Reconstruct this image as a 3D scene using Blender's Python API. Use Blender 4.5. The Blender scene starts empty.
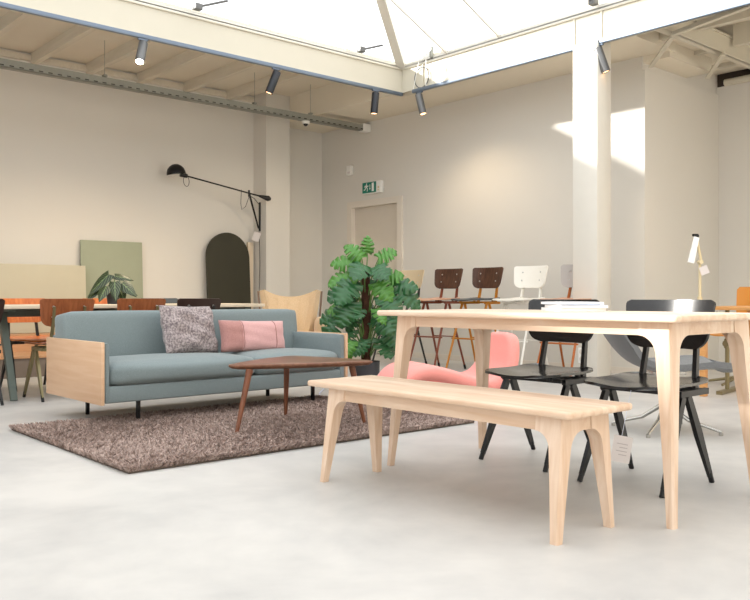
import bpy, bmesh, math, random
from mathutils import Vector, Matrix
random.seed(7)
PI = math.pi
scn = bpy.context.scene
COL = scn.collection

# ------------------------------------------------------------------ materials
def new_mat(name):
    m = bpy.data.materials.new(name); m.use_nodes = True
    nt = m.node_tree; b = nt.nodes['Principled BSDF']
    return m, nt, b
def lin(h):
    if isinstance(h, tuple): return (*h, 1)
    r = [int(h[i:i+2], 16)/255 for i in (0, 2, 4)]
    return tuple((c/12.92 if c <= .04045 else ((c+.055)/1.055)**2.4) for c in r) + (1,)
def plain(name, col, rough=.5, metal=0, noise=0, nscale=8, bump=0, bscale=60, spec=.5, sheen=0):
    m, nt, b = new_mat(name)
    b.inputs['Roughness'].default_value = rough; b.inputs['Metallic'].default_value = metal
    b.inputs['Specular IOR Level'].default_value = spec
    if sheen: b.inputs['Sheen Weight'].default_value = sheen
    c = lin(col)
    tc = nt.nodes.new('ShaderNodeTexCoord')
    n = nt.nodes.new('ShaderNodeTexNoise'); n.inputs['Scale'].default_value = nscale; n.inputs['Detail'].default_value = 5
    nt.links.new(tc.outputs['Object'], n.inputs['Vector'])
    mix = nt.nodes.new('ShaderNodeMix'); mix.data_type = 'RGBA'
    k = noise if noise else .03
    mix.inputs[6].default_value = tuple(max(0, v*(1-k)) for v in c[:3]) + (1,)
    mix.inputs[7].default_value = tuple(min(1, v*(1+k)) for v in c[:3]) + (1,)
    nt.links.new(n.outputs['Fac'], mix.inputs[0]); nt.links.new(mix.outputs[2], b.inputs['Base Color'])
    if bump:
        n2 = nt.nodes.new('ShaderNodeTexNoise'); n2.inputs['Scale'].default_value = bscale; n2.inputs['Detail'].default_value = 3
        nt.links.new(tc.outputs['Object'], n2.inputs['Vector'])
        bp = nt.nodes.new('ShaderNodeBump'); bp.inputs['Strength'].default_value = bump; bp.inputs['Distance'].default_value = .01
        nt.links.new(n2.outputs['Fac'], bp.inputs['Height']); nt.links.new(bp.outputs['Normal'], b.inputs['Normal'])
    return m
def wood(name, c1, c2, scale=(30, 3, 30), rough=.45, board=0, axis=0, spec=.4):
    m, nt, b = new_mat(name)
    b.inputs['Roughness'].default_value = rough; b.inputs['Specular IOR Level'].default_value = spec
    tc = nt.nodes.new('ShaderNodeTexCoord'); mp = nt.nodes.new('ShaderNodeMapping')
    mp.inputs['Scale'].default_value = scale
    nt.links.new(tc.outputs['Object'], mp.inputs['Vector'])
    n = nt.nodes.new('ShaderNodeTexNoise'); n.inputs['Scale'].default_value = 1; n.inputs['Detail'].default_value = 6
    n.inputs['Distortion'].default_value = .6
    nt.links.new(mp.outputs['Vector'], n.inputs['Vector'])
    fac = n.outputs['Fac']
    if board:
        sp = nt.nodes.new('ShaderNodeSeparateXYZ'); nt.links.new(tc.outputs['Object'], sp.inputs[0])
        mu = nt.nodes.new('ShaderNodeMath'); mu.operation = 'MULTIPLY'; mu.inputs[1].default_value = 1/board
        nt.links.new(sp.outputs[axis], mu.inputs[0])
        fl = nt.nodes.new('ShaderNodeMath'); fl.operation = 'FLOOR'; nt.links.new(mu.outputs[0], fl.inputs[0])
        wn = nt.nodes.new('ShaderNodeTexWhiteNoise'); wn.noise_dimensions = '1D'; nt.links.new(fl.outputs[0], wn.inputs['W'])
        mx = nt.nodes.new('ShaderNodeMath'); mx.operation = 'MULTIPLY_ADD'; mx.inputs[1].default_value = .35; 
        nt.links.new(wn.outputs['Value'], mx.inputs[0])
        m2 = nt.nodes.new('ShaderNodeMath'); m2.operation = 'MULTIPLY'; m2.inputs[1].default_value = .75
        nt.links.new(fac, m2.inputs[0]); nt.links.new(m2.outputs[0], mx.inputs[2]); fac = mx.outputs[0]
    cr = nt.nodes.new('ShaderNodeValToRGB')
    cr.color_ramp.elements[0].position = .3; cr.color_ramp.elements[1].position = .7
    cr.color_ramp.elements[0].color = lin(c1); cr.color_ramp.elements[1].color = lin(c2)
    nt.links.new(fac, cr.inputs[0]); nt.links.new(cr.outputs[0], b.inputs['Base Color'])
    return m
def fabric(name, c1, c2, scale=250, rough=.9, bump=.4, sheen=.2):
    m, nt, b = new_mat(name)
    b.inputs['Roughness'].default_value = rough; b.inputs['Sheen Weight'].default_value = sheen
    b.inputs['Specular IOR Level'].default_value = .2
    tc = nt.nodes.new('ShaderNodeTexCoord')
    n = nt.nodes.new('ShaderNodeTexNoise'); n.inputs['Scale'].default_value = scale; n.inputs['Detail'].default_value = 4
    nt.links.new(tc.outputs['Object'], n.inputs['Vector'])
    cr = nt.nodes.new('ShaderNodeValToRGB')
    cr.color_ramp.elements[0].position = .35; cr.color_ramp.elements[1].position = .65
    cr.color_ramp.elements[0].color = lin(c1); cr.color_ramp.elements[1].color = lin(c2)
    nt.links.new(n.outputs['Fac'], cr.inputs[0]); nt.links.new(cr.outputs[0], b.inputs['Base Color'])
    bp = nt.nodes.new('ShaderNodeBump'); bp.inputs['Strength'].default_value = bump; bp.inputs['Distance'].default_value = .004
    nt.links.new(n.outputs['Fac'], bp.inputs['Height']); nt.links.new(bp.outputs['Normal'], b.inputs['Normal'])
    return m
def emit(name, col, s):
    m, nt, b = new_mat(name)
    b.inputs['Emission Color'].default_value = lin(col); b.inputs['Emission Strength'].default_value = s
    b.inputs['Base Color'].default_value = lin(col)
    return m

M = {}
M['wall'] = plain('wall_paint', 'd9d5cd', .85, noise=.03, nscale=1.2, bump=.05, bscale=90, spec=.2)
M['soffit'] = plain('ceiling_paint', 'e2dac9', .85, noise=.04, nscale=2, spec=.2)
M['joist'] = wood('limewashed_joist_wood', 'd6cebd', 'e0d8c8', (20, 2, 20), .8)
M['steel_cream'] = plain('cream_painted_steel', 'cdc7b7', .5, noise=.02, spec=.4)
M['steel_white'] = plain('white_painted_frame', 'd9d5cb', .5)
M['galv'] = plain('galvanised_steel', '9a9b93', .5, .5, noise=.12, nscale=25)
M['track'] = plain('grey_blue_track_metal', '6f7b8b', .35, .5)
M['lamp_black'] = plain('anthracite_lamp_metal', '2c2e33', .4, .3)
M['lamp_grey'] = plain('grey_lamp_metal', '6a6a6a', .4, .4)
M['door'] = plain('door_paint', 'cfc6b8', .6)
M['frame'] = plain('door_frame_paint', 'dcd4c8', .5)
M['white'] = plain('white_plastic', 'ecebe6', .45)
M['black'] = plain('black_steel', '121214', .38, .2)
M['black_ply'] = plain('black_stained_plywood', '161618', .2, spec=.55)
M['black_ply'].node_tree.nodes['Principled BSDF'].inputs['Coat Weight'].default_value = .0; M['black_ply'].node_tree.nodes['Principled BSDF'].inputs['Coat Roughness'].default_value = .2
M['green_sign'] = plain('exit_sign_green', '0f7a66', .5)
M['sign_white'] = plain('exit_sign_white', 'f2f2ee', .5)
M['ash'] = wood('pale_oiled_ash', 'd0b094', 'e4cfba', (32, 3, 32), .42, board=.085, axis=0)
M['ash_z'] = wood('pale_oiled_ash_upright', 'd0b094', 'e2cbb6', (32, 32, 3), .42)
M['walnut'] = wood('walnut', '64402f', '88604a', (26, 4, 26), .3)
M['walnut_leg'] = wood('walnut_leg_wood', '6b3f28', '86533a', (40, 40, 4), .4)
M['oakpanel'] = wood('pale_veneer_panel', 'cfa886', 'd9b798', (8, 2, 26), .5)
M['ply_walnut'] = wood('reddish_walnut_plywood', '7d4426', '9c5c38', (40, 40, 4), .35)
M['ply_orange'] = wood('orange_teak_plywood', 'b75a22', 'd27a3c', (40, 40, 4), .35)
M['ply_dark'] = wood('dark_wenge_plywood', '3c2418', '5a3a28', (45, 45, 4), .35)
M['ply_dark2'] = plain('black_brown_plywood', '33211c', .35)
M['ply_white'] = plain('white_lacquered_plywood', 'eae6dc', .4)
M['ply_grey'] = plain('warm_grey_plywood', 'aba49e', .45)
M['ply_greydark'] = plain('charcoal_plywood', '44484a', .45)
M['ply_salmon'] = plain('salmon_oiled_plywood', 'd0a084', .45)
M['ply_beige'] = plain('beige_plywood', 'cbb898', .5)
M['leg_black'] = plain('black_powder_coat', '222222', .45)
M['leg_brown'] = plain('red_brown_powder_coat', '7a3a22', .45)
M['leg_mustard'] = plain('mustard_powder_coat', 'b87410', .45)
M['leg_white'] = plain('white_powder_coat', 'e6e3da', .45)
M['leg_orange'] = plain('burnt_orange_powder_coat', 'a85a1c', .45)
M['leg_brass'] = plain('olive_brass_metal', '857a58', .35, .5)
M['leg_green'] = plain('grey_green_powder_coat', '5b655c', .45)
M['rubber'] = plain('black_rubber', '141414', .7)
M['glide'] = plain('pale_steel_glide', 'c8c8c8', .3, .8)
M['chrome'] = plain('brushed_aluminium', 'b8b6b0', .25, .9)
M['seatfab'] = fabric('blue_grey_wool', '6f7b7d', '838e8f', 320, bump=.15)
M['knit'] = fabric('mottled_grey_knit', '6d6265', 'b3a7a5', 70, bump=.9)
M['pink_lin'] = fabric('pink_linen', 'c89a99', 'd3a8a5', 160, bump=.3)
M['rose_lin'] = fabric('dusty_rose_linen', 'a47872', 'b38580', 160, bump=.3)
M['rug'] = fabric('brown_shag', '89736a', 'bca69b', 30, bump=.1, sheen=.3)
M['rug_back'] = plain('rug_backing', '54483f', .9)
M['pinkwool'] = fabric('salmon_pink_wool', 'e98f86', 'f2a096', 300, bump=.15, sheen=.3)
M['greyfelt'] = fabric('grey_felt', '626364', '757677', 260, bump=.2)
M['tan'] = fabric('tan_upholstery', 'bfa482', 'ccb392', 120, bump=.2)
M['tan_dark'] = plain('weathered_brown_wood', '6d5542', .6)
M['sage'] = plain('sage_board', '9aa08a', .7, noise=.04)
M['beige_board'] = plain('beige_green_board', 'bfb9a4', .7, noise=.03)
M['olive'] = plain('dark_olive_board', '2e2c1c', .6)
M['pale_batten'] = plain('pale_batten_wood', 'd8c8b0', .6)
M['deck_top'] = wood('warm_platform_wood', 'b98a64', 'c99c76', (3, 30, 30), .5)
M['deck_side'] = plain('taupe_platform_side', '766a60', .7)
M['leaf'] = plain('monstera_leaf', '23582c', .32, noise=.35, nscale=5, spec=.6)
M['leaf_young'] = plain('young_monstera_leaf', '4a8030', .35, noise=.2, nscale=5, spec=.5)
M['stem'] = plain('green_stem', '587a3a', .5)
M['moss'] = plain('brown_coir_pole', '4a2c1c', .95, noise=.5, nscale=60, bump=1, bscale=70)
M['pot'] = plain('charcoal_pot', '3c3d42', .6, noise=.1)
M['soil'] = plain('soil', '1e1612', .95, noise=.4, nscale=50)
M['paper'] = plain('white_paper', 'f0f0f0', .7)
M['blue_paper'] = plain('pale_blue_cover', 'a9c3ea', .6)
M['paper_grey'] = plain('grey_print', '8d8a8a', .7)
M['tag_ink'] = plain('pale_tag_ink', 'b3aaa8', .7)
M['label'] = plain('cardboard_label', 'd9d2cf', .7)
M['cord'] = plain('black_cord', '1c1c1c', .6)
M['cord_white'] = plain('white_cord', 'd8dcec', .5)
M['lamp_cream'] = plain('cream_enamel', 'd9c9a2', .4)
M['oak_orange'] = wood('honey_oak', 'c98d50', 'dba468', (30, 3, 30), .45)
M['dark_void'] = plain('void_shade_colour', '40352c', .8)  # dark colour standing in for the unlit void above the alcove wall
M['fibre_orange'] = plain('honey_fibre_shell', 'd08a3a', .4)

# alocasia leaf: dark green with pale veins
def vein_mat():
    m, nt, b = new_mat('alocasia_leaf')
    b.inputs['Roughness'].default_value = .35
    uv = nt.nodes.new('ShaderNodeUVMap')
    sp = nt.nodes.new('ShaderNodeSeparateXYZ'); nt.links.new(uv.outputs[0], sp.inputs[0])
    ab = nt.nodes.new('ShaderNodeMath'); ab.operation = 'ABSOLUTE'; nt.links.new(sp.outputs[0], ab.inputs[0])
    a1 = nt.nodes.new('ShaderNodeMath'); a1.operation = 'MULTIPLY_ADD'; a1.inputs[1].default_value = -.5
    nt.links.new(ab.outputs[0], a1.inputs[0]); nt.links.new(sp.outputs[1], a1.inputs[2])
    a2 = nt.nodes.new('ShaderNodeMath'); a2.operation = 'MULTIPLY'; a2.inputs[1].default_value = 34; nt.links.new(a1.outputs[0], a2.inputs[0])
    sn = nt.nodes.new('ShaderNodeMath'); sn.operation = 'SINE'; nt.links.new(a2.outputs[0], sn.inputs[0])
    gt = nt.nodes.new('ShaderNodeMath'); gt.operation = 'GREATER_THAN'; gt.inputs[1].default_value = .9; nt.links.new(sn.outputs[0], gt.inputs[0])
    lt = nt.nodes.new('ShaderNodeMath'); lt.operation = 'LESS_THAN'; lt.inputs[1].default_value = .06; nt.links.new(ab.outputs[0], lt.inputs[0])
    mx = nt.nodes.new('ShaderNodeMath'); mx.operation = 'MAXIMUM'; nt.links.new(gt.outputs[0], mx.inputs[0]); nt.links.new(lt.outputs[0], mx.inputs[1])
    mix = nt.nodes.new('ShaderNodeMix'); mix.data_type = 'RGBA'
    mix.inputs[6].default_value = lin('1d2a1a'); mix.inputs[7].default_value = lin('6f8257')
    nt.links.new(mx.outputs[0], mix.inputs[0]); nt.links.new(mix.outputs[2], b.inputs['Base Color'])
    return m
M['alocasia'] = vein_mat()
def concrete():
    m, nt, b = new_mat('polished_concrete')
    tc = nt.nodes.new('ShaderNodeTexCoord')
    n1 = nt.nodes.new('ShaderNodeTexNoise'); n1.inputs['Scale'].default_value = .9; n1.inputs['Detail'].default_value = 8; n1.inputs['Roughness'].default_value = .6; n1.inputs['Distortion'].default_value = .8
    n2 = nt.nodes.new('ShaderNodeTexNoise'); n2.inputs['Scale'].default_value = 6; n2.inputs['Detail'].default_value = 8
    for n in (n1, n2): nt.links.new(tc.outputs['Object'], n.inputs['Vector'])
    ad = nt.nodes.new('ShaderNodeMath'); ad.operation = 'MULTIPLY_ADD'; ad.inputs[1].default_value = .35
    nt.links.new(n2.outputs['Fac'], ad.inputs[0]); nt.links.new(n1.outputs['Fac'], ad.inputs[2])
    cr = nt.nodes.new('ShaderNodeValToRGB')
    cr.color_ramp.elements[0].position = .5; cr.color_ramp.elements[1].position = .85
    cr.color_ramp.elements[0].color = lin('b3b1ae'); cr.color_ramp.elements[1].color = lin('cac7c2')
    nt.links.new(ad.outputs[0], cr.inputs[0]); nt.links.new(cr.outputs[0], b.inputs['Base Color'])
    b.inputs['Roughness'].default_value = .42; b.inputs['Specular IOR Level'].default_value = .35
    return m
M['concrete'] = concrete()
def glass():
    m = bpy.data.materials.new('skylight_glass'); m.use_nodes = True
    nt = m.node_tree; nt.nodes.clear()
    o = nt.nodes.new('ShaderNodeOutputMaterial'); t = nt.nodes.new('ShaderNodeBsdfTransparent'); g = nt.nodes.new('ShaderNodeBsdfGlossy')
    g.inputs['Roughness'].default_value = .02
    t.inputs['Color'].default_value = (.97, .98, .98, 1)
    mx = nt.nodes.new('ShaderNodeMixShader'); mx.inputs[0].default_value = .05
    nt.links.new(t.outputs[0], mx.inputs[1]); nt.links.new(g.outputs[0], mx.inputs[2]); nt.links.new(mx.outputs[0], o.inputs[0])
    return m
M['glass'] = glass()
def slotted():
    m = plain('perforated_galvanised_steel', '9a9b93', .5, .5, noise=.12, nscale=25); nt = m.node_tree; b = nt.nodes['Principled BSDF']
    tc = nt.nodes.new('ShaderNodeTexCoord'); sp = nt.nodes.new('ShaderNodeSeparateXYZ'); nt.links.new(tc.outputs['Object'], sp.inputs[0])
    def mth(op, a, v):
        n = nt.nodes.new('ShaderNodeMath'); n.operation = op; nt.links.new(a, n.inputs[0])
        if isinstance(v, float): n.inputs[1].default_value = v
        else: nt.links.new(v, n.inputs[1])
        return n.outputs[0]
    fx = mth('GREATER_THAN', mth('FRACT', mth('MULTIPLY', sp.outputs[0], 10.0), 0.0), .55)
    fz = mth('MULTIPLY', mth('GREATER_THAN', sp.outputs[2], .014), mth('LESS_THAN', sp.outputs[2], .026))
    f = mth('MULTIPLY', fx, fz)
    mx = nt.nodes.new('ShaderNodeMix'); mx.data_type = 'RGBA'; mx.inputs[7].default_value = lin('3c3a35')
    old = b.inputs['Base Color'].links[0].from_socket
    nt.links.new(f, mx.inputs[0]); nt.links.new(old, mx.inputs[6]); nt.links.new(mx.outputs[2], b.inputs['Base Color'])
    return m
M['galv_slot'] = slotted()
M['bulb'] = emit('warm_lamp_lens', 'ffe2b8', 60)
M['bulb_dim'] = emit('dim_warm_lamp_lens', 'ffc890', 3)

# ------------------------------------------------------------------ mesh builder
class MB:
    def __init__(self): self.v = []; self.f = []; self.uv = {}
    def add(self, vs, fs):
        o = len(self.v); self.v += [tuple(p) for p in vs]; self.f += [tuple(i+o for i in f) for f in fs]
    def box(self, a, b, bev=0, seg=2, mat=None):
        bm = bmesh.new(); bmesh.ops.create_cube(bm, size=1)
        for v in bm.verts:
            v.co = Vector([(a[i]+b[i])/2 + v.co[i]*abs(b[i]-a[i]) for i in range(3)])
        if bev: bmesh.ops.bevel(bm, geom=bm.edges[:], offset=bev, segments=seg, affect='EDGES', profile=.5)
        if mat is not None: bm.transform(mat)
        bm.verts.index_update()
        self.add([v.co.copy() for v in bm.verts], [[v.index for v in f.verts] for f in bm.faces]); bm.free(); return self
    def cushion(self, a, b, bev, puff=.0, seg=4, n=10, mat=None):
        """soft box: subdivided, rounded, bulging"""
        bm = bmesh.new(); bmesh.ops.create_cube(bm, size=2)
        bmesh.ops.subdivide_edges(bm, edges=bm.edges[:], cuts=n, use_grid_fill=True)
        c = Vector([(a[i]+b[i])/2 for i in range(3)]); h = Vector([abs(b[i]-a[i])/2 for i in range(3)])
        for v in bm.verts:
            u = v.co.copy()
            p = Vector([u[i]*h[i] for i in range(3)])
            q = Vector([max(-(h[i]-bev), min(h[i]-bev, p[i])) for i in range(3)])
            d = p-q
            if d.length > 1e-9: p = q + d.normalized()*min(bev, max(abs(x) for x in d))
            # bulge
            for i in range(3):
                j, k = (i+1) % 3, (i+2) % 3
                if abs(u[i]) > .999: p[i] += math.copysign(puff*(1-u[j]**2)*(1-u[k]**2), u[i])
            v.co = c + p
        if mat is not None: bm.transform(mat)
        bm.verts.index_update()
        self.add([v.co.copy() for v in bm.verts], [[v.index for v in f.verts] for f in bm.faces]); bm.free(); return self
    def tube(self, pts, r, n=10, cap=True, sq=None):
        pts = [Vector(p) for p in pts]
        rs = r if isinstance(r, (list, tuple)) else [r]*len(pts)
        rings = []; prev = None
        for i, p in enumerate(pts):
            d = (pts[min(i+1, len(pts)-1)] - pts[max(i-1, 0)]).normalized()
            if prev is None:
                up = Vector((0, 0, 1)) if abs(d.z) < .9 else Vector((1, 0, 0))
                x = d.cross(up).normalized()
            else: x = (prev - d*prev.dot(d)).normalized()
            prev = x; y = d.cross(x)
            rings.append([p + (x*math.cos(2*PI*k/n) + y*math.sin(2*PI*k/n))*rs[i] for k in range(n)])
        vs = [q for R in rings for q in R]; fs = []
        for i in range(len(rings)-1):
            for k in range(n):
                fs.append((i*n+k, i*n+(k+1) % n, (i+1)*n+(k+1) % n, (i+1)*n+k))
        if cap: fs.append(tuple(range(n))[::-1]); fs.append(tuple((len(rings)-1)*n+k for k in range(n)))
        self.add(vs, fs); return self
    def bar(self, p, q, w1, d1, w2=None, d2=None, xax=(1, 0, 0), bev=0):
        """rectangular tapered bar p->q; width along xax"""
        p, q = Vector(p), Vector(q); w2 = w1 if w2 is None else w2; d2 = d1 if d2 is None else d2
        d = (q-p).normalized(); x = Vector(xax); x = (x - d*x.dot(d)).normalized(); y = d.cross(x)
        vs = [c + x*sx*w/2 + y*sy*dd/2 for c, w, dd in ((p, w1, d1), (q, w2, d2)) for sx, sy in ((-1, -1), (1, -1), (1, 1), (-1, 1))]
        self.add(vs, [(3, 2, 1, 0), (4, 5, 6, 7), (0, 1, 5, 4), (1, 2, 6, 5), (2, 3, 7, 6), (3, 0, 4, 7)]); return self
    def lathe(self, prof, c=(0, 0, 0), n=24, mat=None):
        vs = []; fs = []; m = len(prof)
        for k in range(n):
            a = 2*PI*k/n
            for r, z in prof: vs.append(Vector((r*math.cos(a), r*math.sin(a), z)))
        for k in range(n):
            for i in range(m-1):
                fs.append((k*m+i, ((k+1) % n)*m+i, ((k+1) % n)*m+i+1, k*m+i+1))
        if mat is not None: vs = [mat @ v for v in vs]
        vs = [v + Vector(c) for v in vs]
        self.add(vs, fs); return self
    def prism(self, poly, ax, a, b, mat=None):
        """extrude 2D polygon along axis ax from a to b"""
        def P(u, v, w):
            return {0: (w, u, v), 1: (u, w, v), 2: (u, v, w)}[ax]
        n = len(poly)
        vs = [Vector(P(u, v, a)) for u, v in poly] + [Vector(P(u, v, b)) for u, v in poly]
        fs = [tuple(range(n))[::-1], tuple(range(n, 2*n))] + [(i, (i+1) % n, n+(i+1) % n, n+i) for i in range(n)]
        if mat is not None: vs = [mat @ v for v in vs]
        self.add(vs, fs); return self
    def sheet(self, fn, nu, nv, th, uvm=False):
        """solid sheet from fn(u,v), u,v in [-1,1]; th thickness along -normal"""
        P = [[Vector(fn(-1+2*i/nu, -1+2*j/nv)) for j in range(nv+1)] for i in range(nu+1)]
        N = []
        for i in range(nu+1):
            row = []
            for j in range(nv+1):
                du = P[min(i+1, nu)][j]-P[max(i-1, 0)][j]; dv = P[i][min(j+1, nv)]-P[i][max(j-1, 0)]
                nn = du.cross(dv); row.append(nn.normalized() if nn.length > 1e-12 else Vector((0, 0, 1)))
            N.append(row)
        W = nv+1; tot = (nu+1)*W
        vs = [P[i][j] for i in range(nu+1) for j in range(W)] + [P[i][j]-N[i][j]*th for i in range(nu+1) for j in range(W)]
        fs = []
        for i in range(nu):
            for j in range(nv):
                a, b, c, d = i*W+j, (i+1)*W+j, (i+1)*W+j+1, i*W+j+1
                fs.append((a, b, c, d)); fs.append((d+tot, c+tot, b+tot, a+tot))
        bd = [(i, 0) for i in range(nu+1)] + [(nu, j) for j in range(1, nv+1)] + [(i, nv) for i in range(nu-1, -1, -1)] + [(0, j) for j in range(nv-1, 0, -1)]
        ids = [i*W+j for i, j in bd]
        for k in range(len(ids)):
            a, b = ids[k], ids[(k+1) % len(ids)]; fs.append((b, a, a+tot, b+tot))
        self.add(vs, fs); return self
    def build(self, name, mat, parent=None, smooth=35, loc=None):
        me = bpy.data.meshes.new(name); me.from_pydata(self.v, [], self.f); me.update()
        bm = bmesh.new(); bm.from_mesh(me); bmesh.ops.recalc_face_normals(bm, faces=bm.faces[:]); bm.to_mesh(me); bm.free()
        if smooth:
            for p in me.polygons: p.use_smooth = True
            me.set_sharp_from_angle(angle=math.radians(smooth))
        me.materials.append(mat)
        o = bpy.data.objects.new(name, me); COL.objects.link(o)
        if parent is not None: o.parent = parent
        if loc is not None: o.location = loc
        return o
def tag(o, label=None, cat=None, group=None, kind=None):
    if label: o['label'] = label
    if cat: o['category'] = cat
    if group: o['group'] = group
    if kind: o['kind'] = kind
    return o
def thing(name, label, cat, loc=(0, 0, 0), rz=0, group=None):
    o = bpy.data.objects.new(name, None); COL.objects.link(o); o.empty_display_size = .1
    o.location = loc; o.rotation_euler = (0, 0, rz)
    return tag(o, label, cat, group)
def copy_tree(o, parent=None):
    c = o.copy(); COL.objects.link(c)
    if parent is not None: c.parent = parent
    for ch in list(o.children): copy_tree(ch, c)
    return c
def struct(name, mb, mat, parent=None, smooth=35):
    o = mb.build(name, mat, parent, smooth)
    if parent is None: o['kind'] = 'structure'
    return o

# camera frame helpers (used to read positions off the floor plan)
TH = math.radians(48.4)
FWD = Vector((math.cos(TH), math.sin(TH), 0)); RGT = Vector((math.sin(TH), -math.cos(TH), 0)); H = .82

# ------------------------------------------------------------------ room shell
XB, YA = 7.85, 10.07            # wall B (with the door) and wall A (behind the sofa)
XBM, YBM = 6.91, 7.29           # steel beams under the skylight
ZB0, ZB1 = 3.30, 3.59
struct('floor', MB().box((-4, -3, -.1), (9.7, 10.3, 0)), M['concrete'])
struct('wall_back', MB().box((-4, YA, 0), (XB+.2, YA+.2, 3.8)), M['wall'])
# wall B with a door recess
w = MB()
dy0, dy1, dz = 8.33, 9.37, 2.16
w.box((XB, 4.59, 0), (XB+.25, 4.8, 3.2)); w.box((XB, 4.8, 0), (XB+.25, dy0, 3.8)); w.box((XB, dy1, 0), (XB+.25, YA, 3.8)); w.box((XB, dy0, dz), (XB+.25, dy1, 3.8)); w.box((XB+.12, dy0, 0), (XB+.25, dy1, dz))
struct('wall_right', w, M['wall'])
struct('wall_return', MB().box((XB+.25, 4.59, 0), (9.69, 4.79, 3.2)), M['wall'])
struct('wall_alcove', MB().box((9.49, -3, 0), (9.69, 4.63, 3.29)), M['wall'])
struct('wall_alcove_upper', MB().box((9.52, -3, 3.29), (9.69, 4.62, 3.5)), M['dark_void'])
struct('wall_alcove_top', MB().box((9.49, -3, 3.5), (9.69, 4.62, 3.7)), M['wall'])
struct('wall_unseen_dimming', MB().box((-4, -3.2, 0), (9.7, -3, 3.75)), M['wall'])  # unseen wall, added so that faces turned this way stay dim
w = MB()
w.box((-4.2, -3, 0), (-4, 10.3, .5)); w.box((-4.2, -3, 2.9), (-4, 10.3, 3.85))
for y0, y1 in ((-3, -2.2), (1.2, 1.6), (5.0, 10.3)): w.box((-4.2, y0, .5), (-4, y1, 2.9))
struct('wall_unseen_openings', w, M['wall'])  # unseen wall added to limit daylight on the floor; openings let some in
# pilaster on wall A
struct('wall_pilaster', MB().box((6.6, 9.75, 0), (7.01, YA, 3.72)), M['wall'])
# steel column, boxed
struct('wall_column', MB().box((6.87, 4.52, 0), (7.11, 4.80, 3.30), .006), M['steel_white'])
# baseboards
struct('baseboard_right', MB().box((XB-.012, 4.6, 0), (XB, 8.2, .07)).box((XB-.012, 9.46, 0), (XB, YA, .07)), M['frame'])
struct('baseboard_back', MB().box((-2, YA-.012, 0), (6.6, YA, .07)).box((7.01, YA-.012, 0), (XB, YA, .07)), M['frame'])
struct('baseboard_return', MB().box((XB, 4.578, 0), (9.49, 4.59, .07)), M['frame'])
struct('wall_return_upper', MB().box((XB, 4.62, 3.2), (9.69, 4.8, 3.7)), M['wall'])
struct('ceiling_entrance', MB().box((-4, -3.2, 3.6), (XBM+.15, -1.9, 3.75)), M['soffit'])
# door in wall B
d = struct('door_1', MB().box((XB+.05, dy0+.03, .01), (XB+.1, dy1-.03, dz-.03)), M['door'])
fr = MB()
for y0, y1 in ((dy0-.07, dy0+.03), (dy1-.03, dy1+.07)): fr.box((XB-.025, y0, 0), (XB+.11, y1, dz+.06))
fr.box((XB-.025, dy0+.03, dz-.03), (XB+.11, dy1-.03, dz+.06))
fr.build('door_frame', M['frame'], d)
hb = MB().tube([(XB+.05, dy0+.1, 1.04), (XB+.0, dy0+.1, 1.04), (XB+.0, dy0+.22, 1.04)], .01); hb.box((XB+.044, dy0+.075, .97), (XB+.05, dy0+.125, 1.11))
hb.build('door_handle', M['chrome'], d)

# ceiling on the left: boards carried by joists that rest on the beam
struct('ceiling', MB().box((-4, YBM+.2, 3.72), (XB+.1, YA+.1, 3.735)), M['soffit'])
struct('ceiling_soffit', MB().box((XBM+.1, 4.3, 3.345), (XB+.1, YA, 3.72)).box((XBM+.05, 4.3, 3.345), (XBM+.1, YBM+.05, 3.6)), M['soffit'])
jn = 0
for k in range(12):
    x = -1.23+k*.67
    if x > 6.4: continue
    struct('trim_%d' % (jn+1), MB().box((x, YBM+.14, 3.59), (x+.068, YA, 3.72)), M['joist']); jn += 1
struct('trim_%d' % (jn+1), MB().box((-1.5, YA-.03, 3.62), (6.6, YA, 3.69)), M['joist']); jn += 1
# back ceiling over the entrance side, right of the skylight
struct('ceiling_alcove', MB().box((XBM+.05, -3, 3.62), (9.7, 5.0, 3.75)), M['soffit'])

# steel I beams
def ibeam(p0, p1, axis, z0, z1, w=.15):
    m = MB(); t = .012
    if axis == 0:
        y = p0[1]
        m.box((p0[0], y, z0), (p1[0], y+w, z0+t)); m.box((p0[0], y, z1-t), (p1[0], y+w, z1)); m.box((p0[0], y+.018, z0), (p1[0], y+.03, z1))
    else:
        x = p0[0]
        m.box((x, p0[1], z0), (x+w, p1[1], z0+t)); m.box((x, p0[1], z1-t), (x+w, p1[1], z1)); m.box((x+.018, p0[1], z0), (x+.03, p1[1], z1))
    return m
struct('trim_beam_left', ibeam((-4, YBM, 0), (XBM+.07, YBM, 0), 0, ZB0, ZB1), M['steel_cream'])
rb = ibeam((XBM, -2, 0), (XBM, YBM+.07, 0), 1, ZB0, ZB1)
for y in (4.50, 4.81): rb.box((XBM+.004, y, ZB0), (XBM+.146, y+.012, ZB1))
rb.box((XBM+.0, 6.93, ZB0), (XBM+.146, 6.945, ZB1))
struct('trim_beam_right', rb, M['steel_cream'])
# kerb (upstand) of the skylight on the beams
kb = MB(); 
kb.box((-4, YBM+.02, ZB1), (XBM+.15, YBM+.13, ZB1+.03)); kb.box((XBM+.02, -2, ZB1), (XBM+.13, YBM+.13, ZB1+.03))
struct('trim_kerb', kb, M['steel_white'])
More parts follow.
